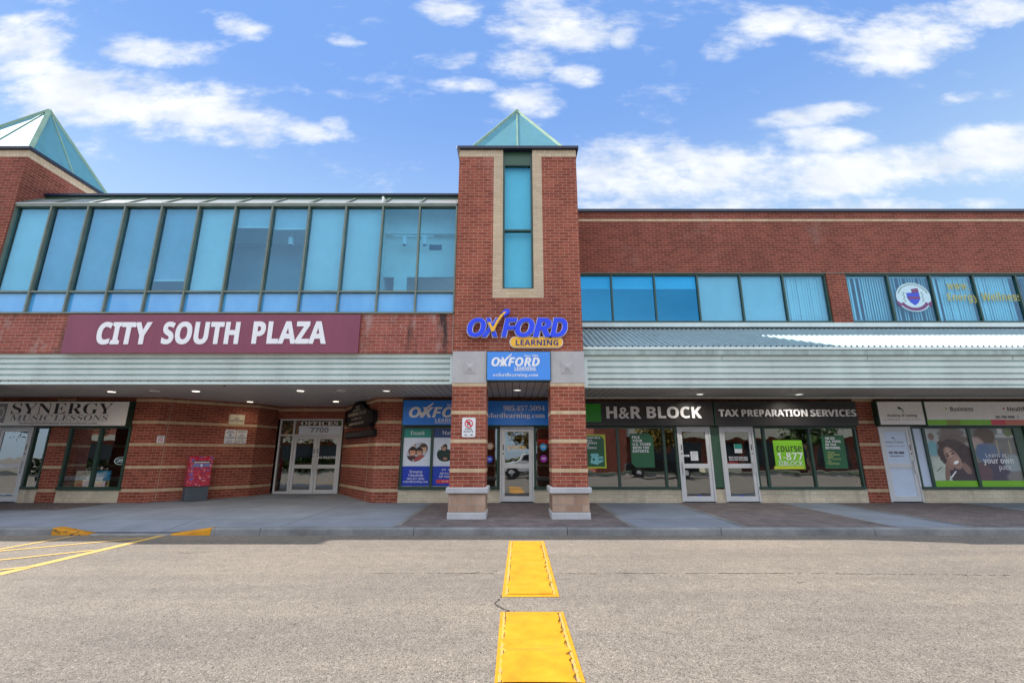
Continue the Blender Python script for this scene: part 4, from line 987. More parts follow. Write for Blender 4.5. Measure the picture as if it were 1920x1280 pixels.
lettering(t, [('TAX', 1347.5, 767.5, 1384, 780.5, 'bold', .004), ('PREPARATION', 1390, 767.5, 1513, 780.5, 'bold', .004), ('SERVICES', 1519, 767.5, 1604, 780.5, 'bold', .004)], 'letter_silver', YSN - .002, thick=.03)
t = sign_box('shop_sign', 'off-white shop sign with black serif music lesson lettering at the far left', -70, 753, 238.5, 797.5, YSN, .22, 'sign_white', 'green_frame', .02)
lettering(t, [('SYNERGY', 22.5, 755.5, 211, 775.8, 'serif', -.01, .0)], 'letter_black', YSN - .002)
lettering(t, [('MUSIC', 19, 777.5, 97, 788.8, 'serif', -.008, .1), ('LESSONS', 101, 777.5, 202, 788.8, 'serif', -.008, .1), ('SynergyPerformingArtsAcademy.com', 35, 790, 181.5, 796, 'serif', -.01, .12)], 'letter_grey', YSN - .002, name='small_lettering')
mb = MB(); x0, x1, z0, z1 = box_px(-22, 756, 11, 792, YSN); mb.box(x0, x1, YSN - .006, YSN, z0, z1); o = mb.build('logo_panel', 'letter_grey', t)
mb = MB()
for k in range(12): a = R(30 * k); mb.disc(x1 - .16 + .10 * math.cos(a), (z0 + z1) / 2 + .16 * math.sin(a), .03, .03, YSN - .010, YSN - .006, 8)
for k in range(4): mb.box(x1 - .24 + .05 * k, x1 - .232 + .05 * k, YSN - .010, YSN - .006, z0 + .12, z1 - .1)
mb.build('logo_strings', 'sign_white', o)
t = sign_box('shop_sign', 'small pale sign with green leaf emblem above the frosted door', 1648, 753, 1731.5, 795.5, YSN, .22, 'sign_white', 'green_frame', .03)
lettering(t, [('Academy of Learning', 1663.5, 775.5, 1719, 782.5, '')], 'letter_black', YSN - .002)
lettering(t, [('C A R E E R   C O L L E G E', 1658, 785, 1729, 787.3, '')], 'letter_grey', YSN - .002, name='small_lettering')
def leaf(cx, cz, s, Y, parent):
    mb = MB(); mb.plate([(cx + a * s, cz + b * s) for a, b in ((-1, 1), (-.2, .75), (.55, .2), (.85, -.35), (.9, -.9), (.55, -.25), (.0, .05), (-.55, -.1), (-.9, .3))], Y - .004, Y)
    mb.plate([(cx + a * s, cz + b * s) for a, b in ((.62, -.35), (.78, -.35), (.75, -1.2), (.55, -1.0))], Y - .004, Y); mb.build('leaf_emblem', 'leaf_green', parent)
cx, cz = at(1688.5, 767, YSN); leaf(cx, cz, .085, YSN - .001, t)
t = sign_box('shop_sign', 'long pale sign with black course names and a green and red bottom stripe', 1737, 753, 2085, 796.5, YSN, .22, 'sign_white', 'green_frame', .03)
lettering(t, [('Business', 1781.5, 762, 1824, 770.5, 'bold', -.01), ('Health', 1888.5, 762, 1924, 770.5, 'bold', -.01), ('Technology', 1985, 762, 2050, 770.5, 'bold', -.01) if False else ('365-788-4080', 1866, 779, 1902, 784, 'bold', -.01), ('|', 1908, 778.5, 1908.8, 784.5, '')], 'letter_black', YSN - .002)
for nm, a, b, mt in (('green_stripe', 1739, 1858, 'poster_lime'), ('green_stripe', 1775, 1800, 'leaf_moss'), ('red_stripe', 1858, 2085, 'stripe_coral'), ('red_stripe', 1858, 1885, 'pill_red')):
    if mt == 'leaf_moss' and 'leaf_moss' not in MATS: paint('leaf_moss', (.22, .30, .02), .4, .05)
    if mt == 'stripe_coral' and 'stripe_coral' not in MATS: paint('stripe_coral', (.62, .16, .10), .4, .05)
    mb = MB(); x0, x1, z0, z1 = box_px(a, 786.5, b, 796.3, YSN); d = .002 if mt in ('poster_lime', 'stripe_coral') else .004; mb.box(x0, x1, YSN - d, YSN, z0, z1); mb.build(nm, mt, t)
for px, mt in ((1774, 'poster_lime'), (1881.5, 'pill_red')):
    cx, cz = at(px, 765.8, YSN); MB().disc(cx, cz, .028, .028, YSN - .004, YSN, 12).build('bullet', mt, t)

# flat notices fixed to walls and piers (local frame: X along the wall, -Y outward)
def rrect(x0, x1, z0, z1, r, n=4):
    out = []
    for cx, cz, a0 in ((x1 - r, z0 + r, -90), (x1 - r, z1 - r, 0), (x0 + r, z1 - r, 90), (x0 + r, z0 + r, 180)):
        for i in range(n + 1): a = R(a0 + 90 * i / n); out.append((cx + r * math.cos(a), cz + r * math.sin(a)))
    return out
def notice(name, label, P, th, pxbox, lines, mat='paper_white', lmat='letter_black', r=.02, group=None, out=.012):
    u0, za = onwall(pxbox[0], (pxbox[1] + pxbox[3]) / 2, P, th); u1, _ = onwall(pxbox[2], (pxbox[1] + pxbox[3]) / 2, P, th)
    um = (pxbox[0] + pxbox[2]) / 2; _, zt = onwall(um, pxbox[1], P, th); _, zb = onwall(um, pxbox[3], P, th)
    uc = (u0 + u1) / 2; wx, wy = P[0] + uc * math.cos(th), P[1] + uc * math.sin(th)
    t = thing(name, label, 'sign', (wx, wy, zb), th, group); hw, h = (u1 - u0) / 2, zt - zb
    MB().plate(rrect(-hw, hw, 0, h, r), -out, -.001).build('plate', mat, t, local=True)
    mb = MB()
    for (s, a, b, c, d, st) in lines: write(mb, s, -hw + 2 * hw * a, -hw + 2 * hw * c, h * (1 - d), h * (1 - b), -out, st, .002)
    if lines: mb.build('lettering', lmat, t, local=True)
    return t, hw, h
n1, hw, h = notice('wall_notice', 'cream no loitering plate, uppermost of three notices on the angled brick wall', PA, THL, (429.5, 777, 458.5, 794.8), [('NO', .36, .32, .64, .50, 'bold'), ('LOITERING', .07, .55, .93, .76, 'bold')], mat='sign_cream' if 'sign_cream' in MATS else 'sign_white', r=.006)
mb = MB(); mb.disc(0, h * .9, .012, .012, -.016, -.012, 8); mb.disc(0, h * .1, .012, .012, -.016, -.012, 8); mb.build('screw', 'dark_metal', n1, local=True)
n2, hw, h = notice('wall_notice', 'white private property notice with blue text, left one of the lower pair', PA, THL, (421, 805, 441.5, 831), [('PRIVATE', .28, .07, .74, .15, 'bold'), ('PROPERTY', .14, .18, .86, .28, 'bold'), ('NO TRESPASSING', .1, .52, .9, .63, 'bold'), ('VIOLATORS', .22, .70, .74, .76, ''), ('WILL BE', .30, .79, .66, .85, ''), ('PROSECUTED', .2, .88, .76, .95, 'bold')], lmat='film_navy', r=.025)
MB().disc(0, h * .6, .03, .03, -.015, -.012, 12).build('emblem', 'film_navy', n2, local=True)
notice('wall_notice', 'white property notice with black text, right one of the lower pair', PA, THL, (442.5, 806, 462.5, 831), [('PROPERTY', .10, .07, .90, .20, 'bold'), ('UNDER', .32, .30, .70, .38, 'bold'), ('VIDEO AND', .24, .43, .76, .51, 'bold'), ('AUDIO SURVEILLANCE', .06, .55, .94, .64, 'bold'), ('24 HRS', .28, .68, .68, .76, 'bold'), ('KEEP OUT', .10, .82, .88, .92, 'bold')], r=.025)
n3, hw, h = notice('wall_notice', 'small no smoking plate on the angled brick wall near its outer corner', PA, THL, (294, 816.5, 308.2, 829.8), [('NO SMOKING', .12, .08, .88, .2, 'bold')], lmat='letter_black', r=.006)
def ring(mb, cx, cz, r0, r1, y0, y1, n=28):
    for i in range(n):
        a, b = 2 * math.pi * i / n, 2 * math.pi * (i + 1) / n
        mb.plate([(cx + r0 * math.cos(a), cz + r0 * math.sin(a)), (cx + r1 * math.cos(a), cz + r1 * math.sin(a)), (cx + r1 * math.cos(b), cz + r1 * math.sin(b)), (cx + r0 * math.cos(b), cz + r0 * math.sin(b))], y0, y1)
mb = MB(); ring(mb, 0, h * .42, .045, .06, -.015, -.012); mb.plate([(-.04, h * .42 + .03), (-.03, h * .42 + .042), (.04, h * .42 - .03), (.03, h * .42 - .042)], -.016, -.012); mb.build('prohibition_ring', 'sign_red', n3, local=True)
# fire route plate on the left pier
n4, hw, h = notice('fire_route_sign', 'white fire route plate with red no parking ring on the left tower pier', (-1.0, YT), 0.0, (866.5, 782.5, 891.5, 819), [('P', .38, .20, .62, .42, 'bold'), ('FIRE', .24, .55, .74, .64, 'bold'), ('ROUTE', .13, .68, .85, .77, 'bold')], r=.03)
mb = MB(); ring(mb, 0, h * .69, .077, .098, -.017, -.012); mb.plate([(-.078, h * .69 + .052), (-.052, h * .69 + .078), (.078, h * .69 - .052), (.052, h * .69 - .078)], -.018, -.012); mb.build('prohibition_ring', 'sign_red', n4, local=True)
mb = MB()
for s in (-1, 1): mb.plate([(s * .115, h * .11), (s * .06, h * .15), (s * .06, h * .07)], -.014, -.012); mb.plate([(s * .02, h * .10), (s * .06, h * .10), (s * .06, h * .12), (s * .02, h * .12)], -.014, -.012)
mb.build('arrow', 'letter_black', n4, local=True)

def office_sign():
    z = lambda a, b: (590 + a / 12.8, 740 + b / 12.8); P, th = PE, THR
    off = .16; Q = (P[0] - off * math.sin(-th) * 1.0 * -1 * -1, P[1]); n = (math.sin(th), -math.cos(th)); Q = (P[0] + n[0] * off, P[1] + n[1] * off)
    pts = [onwall(*z(*p), Q, th) for p in ((1045, 130), (1110, 175), (1170, 240), (1215, 320), (1270, 350), (1400, 375), (1390, 650), (1320, 675), (1312, 768), (775, 775), (775, 705), (735, 690), (740, 420), (830, 385), (890, 330), (950, 235), (1000, 170))]
    uc = onwall(*z(1060, 500), Q, th)[0]; zb = min(p[1] for p in pts); wx, wy = P[0] + uc * math.cos(th), P[1] + uc * math.sin(th)
    t = thing('office_sign', 'black ornate gabled sign with gold office lettering on the right alcove wall', 'sign', (wx, wy, zb), th)
    loc = [(u - uc, zz - zb) for u, zz in pts]
    MB().plate(loc, -off, -.02).build('board', 'sign_black', t, local=True)
    cx = sum(p[0] for p in loc) / len(loc); cz = .42; rim = [(cx + (p[0] - cx) * .97, cz + (p[1] - cz) * .97) for p in loc]
    mb = MB()
    for i in range(len(loc)):
        j = (i + 1) % len(loc); mb.plate([loc[i], loc[j], rim[j], rim[i]], -off - .012, -off)
    mb.build('rim', 'sign_black', t, local=True)
    mb = MB()
    for s, a, b, c, d, st in (('7700', 965, 268, 1072, 350, 'serif'), ('Hurontario', 920, 362, 1095, 405, 'serif'), ('PROFESSIONAL OFFICES', 800, 455, 1220, 540, 'serif'), ('from 400 to 450', 875, 570, 1115, 622, 'italic'), ('LEASING 905-456-8985', 810, 680, 1165, 748, 'serif')):
        u0, zz0 = onwall(*z(a, d), Q, th); u1, _ = onwall(*z(c, d), Q, th); _, zz1 = onwall(*z(a, b), Q, th); write(mb, s, u0 - uc, u1 - uc, zz0 - zb, zz0 - zb + (zz1 - zz0) * .85, -off - .001, st, .003)
    mb.build('lettering', 'letter_dim', t, local=True)
    pts = [onwall(*z(*p), Q, th) for p in ((705, 835), (1375, 812), (1360, 985), (700, 1005))]
    uc2 = sum(p[0] for p in pts) / 4; zb2 = pts[2][1]; wx, wy = P[0] + uc2 * math.cos(th), P[1] + uc2 * math.sin(th)
    u0, u1, zt2 = pts[0][0] - uc2, pts[1][0] - uc2, pts[1][1] - zb2
    o = thing('blank_plaque', 'blank black oblong plaque hung under the gabled office sign', 'plaque', (wx, wy, zb2), th)
    MB().box(u0, u1, -.12, -.002, 0, zt2).build('board', 'sign_black', o, local=True, bevel=.008); MB().box(u0 + .03, u1 - .03, -.128, -.119, .03, zt2 - .03).build('panel', 'sign_charcoal', o, local=True)
paint('letter_dim', (.26, .25, .22), .4, .2)
office_sign()

# red street letter box on its grey pedestal
def mailbox():
    ux = (360 - 960) / F; th = THL; n = Vector((math.sin(th), -math.cos(th), 0)); tdir = Vector((math.cos(th), math.sin(th), 0))
    c = Vector((-9.87, 15.0, 0)) + n * .32; zf = side_z(c.y)
    t = thing('mailbox', 'red patterned street mailbox on grey pedestal against the angled brick wall', 'mailbox', (c.x, c.y, zf), th)
    hw, d = .30, .26; zt = 1.31; zb = .42
    pd = MB(); pd.box(-hw * .97, hw * .97, -d * .95, d * .95, 0, zb)
    for i in range(11): x = -hw * .97 + .05 + i * .05; pd.box(x - .012, x + .012, -d * .95 - .012, -d * .95, .02, zb - .02)
    pd.build('pedestal', 'pedestal_grey', t, local=True)
    prof = [(-d, zb), (-d, zt - .12), (-d + .06, zt - .02), (-d + .14, zt), (d, zt), (d, zb)]
    MB().prism([(-hw, y, z) for y, z in prof], (2 * hw, 0, 0)).build('body', 'mailbox_print', t, local=True, bevel=.012)
    MB().box(-hw * .72, hw * .80, -d - .006, -d + .01, zt - .205, zt - .135).build('slot', 'dark_metal', t, local=True)
    MB().box(-hw * .62, hw * .70, -d - .022, -d - .004, zt - .20, zt - .165).build('flap', 'aluminium', t, local=True, bevel=.004)
    MB().box(-hw * .70, hw * .78, -d - .006, -d + .004, zt - .315, zt - .225).build('band', 'band_blue', t, local=True)
    MB().disc(.01, zt - .27, .03, .03, -d - .010, -d - .005, 10).build('emblem', 'letter_white', t, local=True)
    MB().box(-hw - .004, hw + .004, -d - .004, d + .004, zb - .02, zb + .012).build('skirt', 'dark_metal', t, local=True)
paint('band_blue', (.16, .19, .42), .4, .1)
mailbox()

# ------------------------------------------------------------------ printed window films and posters
def vnoise(x, y, seed=0):
    xi, yi = np.floor(x).astype(int), np.floor(y).astype(int); fx, fy = x - xi, y - yi; fx = fx * fx * (3 - 2 * fx); fy = fy * fy * (3 - 2 * fy)
    h = lambda a, b: np.modf(np.abs(np.sin(a * 127.1 + b * 311.7 + seed * 74.7) * 43758.5453))[0]
    return (h(xi, yi) * (1 - fx) + h(xi + 1, yi) * fx) * (1 - fy) + (h(xi, yi + 1) * (1 - fx) + h(xi + 1, yi + 1) * fx) * fy
def fbm(x, y, seed=0): return sum(vnoise(x * 2 ** k, y * 2 ** k, seed + k) * .5 ** (k + 1) for k in range(4))
class Pic:
    """a little painter for printed pictures: U right, V up, both 0..1, colours in sRGB 0..255"""
    def __init__(s, w, h, asp): s.w, s.h = w, h; s.U, s.V = np.meshgrid(np.linspace(0, 1, w), np.linspace(0, 1, h)); s.asp = asp; s.c = np.zeros((h, w, 3))
    def fill(s, col): s.c[:] = col
    def put(s, m, col): m = np.clip(m, 0, 1)[..., None]; s.c = s.c * (1 - m) + np.array(col) * m
    def ell(s, cx, cy, rx, ry, col, soft=.12, rot=0, wob=0, seed=0):
        dx, dy = (s.U - cx) * s.asp, s.V - cy; c, n = math.cos(R(rot)), math.sin(R(rot)); p, q = dx * c + dy * n, -dx * n + dy * c
        d = np.sqrt((p / (rx * s.asp)) ** 2 + (q / ry) ** 2)
        if wob: d = d + (fbm(s.U * 9 * s.asp, s.V * 9, seed) - .47) * wob
        s.put((1 - d) / soft + .5, col)
    def rect(s, a, b, c, d, col, soft=.01): s.put(np.minimum(np.minimum((s.U - a) / soft, (b - s.U) / soft), np.minimum((s.V - c) / soft, (d - s.V) / soft)), col)
    def line(s, a, b, w, col):
        ax, ay, bx_, by = a[0] * s.asp, a[1], b[0] * s.asp, b[1]; px, py = s.U * s.asp - ax, s.V - ay; dx, dy = bx_ - ax, by - ay; t = np.clip((px * dx + py * dy) / (dx * dx + dy * dy), 0, 1)
        s.put((w - np.hypot(px - t * dx, py - t * dy)) / (w * .4), col)
    def mesh(s, name, x0, x1, z0, z1, Y, parent, mask=None):
        off = wloc(parent); w, h = s.w, s.h
        X_ = x0 + (x1 - x0) * s.U - off.x; Z_ = z0 + (z1 - z0) * s.V - off.z
        vs = np.stack([X_, np.full_like(X_, Y - off.y), Z_], -1).reshape(-1, 3)
        fs = [(j * w + i, j * w + i + 1, (j + 1) * w + i + 1, (j + 1) * w + i) for j in range(h - 1) for i in range(w - 1) if mask is None or mask[j, i]]
        me = bpy.data.meshes.new(name); me.from_pydata(vs.tolist(), [], fs)
        c = np.clip(s.c / 255, 0, 1); l = np.where(c <= .04045, c / 12.92, ((c + .055) / 1.055) ** 2.4) * 1.25
        a = me.color_attributes.new('Col', 'FLOAT_COLOR', 'POINT'); a.data.foreach_set('color', np.concatenate([l, np.ones((h, w, 1))], -1).reshape(-1).astype(np.float32))
        me.materials.append(MATS['printed_film']); o = bpy.data.objects.new(name, me); COL.objects.link(o); parent_to(o, parent); return o

YF = YS + .008      # films just in front of the glass
def face(p, cx, cy, r, skin, hair, tilt=0, hairup=.35):
    a = p.asp; p.ell(cx, cy + r * hairup, r * 1.12 / a, r * 1.25, hair, .12, tilt); p.ell(cx, cy, r * .82 / a, r * 1.0, skin, .15, tilt); d = tuple(x * .45 for x in skin)
    p.ell(cx, cy + r * .85, r * .8 / a, r * .35, hair, .2)
    for sx in (-1, 1): p.ell(cx + sx * r * .32 / a, cy + r * .15, r * .10 / a, r * .07, d, .4)
    p.ell(cx, cy - r * .15, r * .08 / a, r * .16, tuple(x * .8 for x in skin), .6); p.ell(cx, cy - r * .48, r * .28 / a, r * .10, (225, 215, 205), .3)
def tutor_poster(label, pa, pb, headcol, title, tl, pic, lines, pill=None):
    x0, x1, z0, z1 = X(pa), X(pb), ZB + .02, ZT - .005; zh, zl = ZP(820, YS), ZP(873.5, YS)
    t = thing('window_poster', label, 'poster', ((x0 + x1) / 2, YF, z0), group='tutoring posters behind the left pier')
    MB().box(x0, x1, YF, YF + .005, zh, z1).build('title_band', headcol, t); MB().box(x0, x1, YF, YF + .005, zl, zh).build('pale_field', 'film_pale', t); MB().box(x0, x1, YF, YF + .005, z0, zl).build('lower_band', 'film_blue', t)
    lettering(t, [(title, *tl, 'serif', -.012)], 'letter_white', YF - .001, name='title')
    m = ((pic.U - .5) / .5) ** 2 + ((pic.V - .5) / .5) ** 2
    cz0, cz1 = ZP(867.5, YS), ZP(826.5, YS); a0 = x0 + (x1 - x0) * .09; a1 = x0 + (x1 - x0) * .95
    ang = np.arctan2(pic.V - .5, pic.U - .5); rr = np.sqrt(m); lim = .86 + .14 * np.cos(2 * (ang - .75)) ; pic.mesh('round_photo', a0, a1, cz0, cz1, YF - .002, t, rr < lim)
    lettering(t, lines, 'letter_white', YF - .001)
    if pill:
        q = box_px(*pill, YF); MB().plate(rrect(q[0], q[1], q[2], q[3], .04), YF - .003, YF).build('pill', 'pill_red', t); lettering(t, [('Enrol Today', pill[0] + 11, pill[1] + 2, pill[2] - 4, pill[3] - 2, 'serif')], 'letter_white', YF - .004, name='pill_lettering')
p = Pic(110, 120, 1.05); p.fill((175, 185, 200)); p.put(fbm(p.U * 4, p.V * 4, 3) * .5, (140, 135, 135))
face(p, .24, .80, .17, (205, 165, 140), (120, 105, 100), 15); face(p, .75, .62, .17, (200, 160, 130), (70, 50, 40), -10); face(p, .30, .48, .17, (190, 135, 105), (45, 32, 30), 10); face(p, .58, .48, .15, (180, 130, 105), (40, 30, 28))
p.ell(.3, .08, .34, .26, (70, 45, 45), .2, wob=.4); p.ell(.68, .14, .3, .22, (150, 75, 70), .2, wob=.4); p.ell(.34, .12, .03, .03, (235, 235, 235), .5)
tutor_poster('tall poster with teal title band and four smiling children in a round photo', 758.3, 808.8, 'film_teal', 'French', (770, 807.5, 796, 815), p, [('Brampton', 768, 881, 792, 887.5, 'serif', -.01), ('Churchville', 766, 887.5, 793.5, 893, 'serif', -.01), ('905.457.5094', 763, 895, 795.5, 899, 'serif', -.01), ('oxfordlearning.com', 756, 900, 802, 905.5, 'serif', -.01)])
p = Pic(110, 120, 1.05); p.fill((205, 210, 215)); p.rect(.75, 1.1, .5, 1.1, (70, 130, 95), .05); p.ell(.05, .5, .1, .3, (80, 130, 100), .5)
p.ell(.38, .34, .34, .30, (32, 52, 46), .12, wob=.15); p.ell(.45, .16, .42, .2, (30, 48, 44), .15); face(p, .34, .68, .13, (165, 120, 98), (32, 28, 28), 8, .45); p.ell(.40, .20, .10, .06, (165, 120, 98), .3); p.rect(0, 1, 0, .09, (205, 195, 170), .03); p.ell(.8, .3, .2, .16, (90, 110, 150), .3)
tutor_poster('tall poster with navy title band and a boy writing, half hidden by the left pier', 814, 865.5, 'film_navy', 'Math', (829, 807.5, 851, 814.5), p, [('All Ages', 827, 878, 852, 882.5, 'serif', -.01), ('All Grades', 824, 884.5, 853, 889, 'serif', -.01), ('All Subjects', 822, 890.5, 855, 896, 'serif', -.01)], (817.5, 898.5, 858, 905.5))

def flat_poster(label, px, mat, border=None, cham=None, lines=(), lmat='letter_white', inside=False, group=None, name='window_poster'):
    Y = YS + .06 if inside else YF; x0, x1, z0, z1 = box_px(*px, Y); t = thing(name, label, 'poster', ((x0 + x1) / 2, Y, z0), group=group)
    c = cham or 0
    if border:
        MB().plate([(x0, z0 + c), (x0 + c, z0), (x1, z0), (x1, z1 - c), (x1 - c, z1), (x0, z1)] if c else [(x0, z0), (x1, z0), (x1, z1), (x0, z1)], Y, Y + .005).build('border', border, t); b = .045
        MB().plate([(x0 + b, z0 + b), (x1 - b, z0 + b), (x1 - b, z1 - b - .1), (x1 - b - .1, z1 - b), (x0 + b, z1 - b)], Y - .003, Y + .001).build('sheet', mat, t)
    else: MB().plate([(x0, z0 + c), (x0 + c, z0), (x1, z0), (x1, z1 - c), (x1 - c, z1), (x0, z1)] if c else [(x0, z0), (x1, z0), (x1, z1), (x0, z1)], Y, Y + .005).build('sheet', mat, t)
    if lines: lettering(t, lines, lmat, Y - .004)
    return t, Y
t, Y = flat_poster('dark green poster with lime border and small shop drawing, beside the right pier', (1082, 814, 1136, 877.5), 'poster_green', 'poster_yellow', None,
    [('AFFORDABLE', 1090, 818, 1125.5, 822, 'bold', .01), ('SMALL', 1090, 823.5, 1111, 827, 'bold', .01), ('BUSINESS', 1090, 828.5, 1119.5, 832, 'bold', .01), ('TAX', 1090, 833, 1105, 836.5, 'bold', .01), ('RETURNS.', 1090, 837.5, 1119.5, 841, 'bold', .01)])
x0, x1, z0, z1 = box_px(1107, 850, 1131, 871, Y); s = x1 - x0; hgt = z1 - z0
paint('print_aqua', (.22, .62, .66), .4, .05)
mb = MB(); mb.plate([(x0, z0 + hgt * .15), (x0 + s * .6, z0), (x0 + s * .6, z0 + hgt * .8), (x0 + s * .1, z0 + hgt * .8)], Y - .005, Y); mb.plate([(x0 + s * .62, z0 + hgt * .1), (x1, z0 + hgt * .3), (x1, z0 + hgt * .75), (x0 + s * .62, z0 + hgt * .75)], Y - .005, Y); mb.plate([(x0, z0 + hgt * .82), (x0 + s * .7, z0 + hgt * .82), (x0 + s * .62, z1), (x0 + s * .08, z1)], Y - .006, Y); h_ = mb.build('shop_drawing', 'print_aqua', t)
mb = MB()
for a, b, c, d in ((.18, .34, .35, .6), (.68, .80, .4, .6), (.86, .96, .42, .6)): mb.plate([(x0 + s * a, z0 + hgt * c), (x0 + s * b, z0 + hgt * c), (x0 + s * b, z0 + hgt * d), (x0 + s * a, z0 + hgt * d)], Y - .007, Y - .004)
mb.build('drawn_windows', 'poster_green', h_)
flat_poster('plain green chamfered poster of five white lines in the middle tax office pane', (1183, 812.5, 1226, 876), 'poster_green', None, .12,
    [('FILE', 1185, 817, 1199, 822, 'bold', .01), ('YOUR', 1185.5, 823.5, 1204, 828.3, 'bold', .01), ('U.S. TAXES', 1186, 830, 1220, 834.8, 'bold', .01), ('WITH THE', 1186, 836.5, 1217, 841.3, 'bold', .01), ('EXPERTS.', 1186.5, 843, 1217.5, 848, 'bold', .01)])
t, Y = flat_poster('bright lime poster with large phone number in the window right of the doors', (1452, 825, 1507, 879), 'poster_lime', None, None,
    [('1-877', 1457.5, 848, 1505, 862, 'bold', -.01), ('32BLOCK', 1459, 864, 1506, 872.5, '')])
lettering(t, [('course', 1456, 835.5, 1503, 846.5, 'bold', -.02)], 'letter_black', Y - .004, name='dark_lettering'); x0, x1, z0, z1 = box_px(1452, 873.5, 1507, 879, Y); MB().box(x0, x1, Y - .003, Y, z0, z1).build('yellow_strip', 'poster_yellow', t)
t, Y = flat_poster('dark green poster with bulleted list in the last tax office pane by the brick pier', (1543.5, 815.5, 1586, 878), 'poster_green', None, None,
    [('WE DO', 1547, 819, 1564.5, 823.5, 'bold', .01), ('ALL TYPES', 1547, 825, 1576, 829.5, 'bold', .01), ('OF TAX', 1547.5, 831, 1568, 835.5, 'bold', .01), ('RETURNS.', 1548, 837, 1576, 841.5, 'bold', .01)])
paint('print_paleyellow', (.62, .66, .25), .4, .05)
lettering(t, [('• ' + s, 1550, 846 + 4.2 * k, 1550 + w, 849 + 4.2 * k, '') for k, (s, w) in enumerate((('Personal', 14), ('Small business', 24), ('Rental', 12), ('GST, Corporate', 27), ('U.S.', 9), ('Trust & Estate', 24)))], 'print_paleyellow', Y - .004, name='list_lettering')

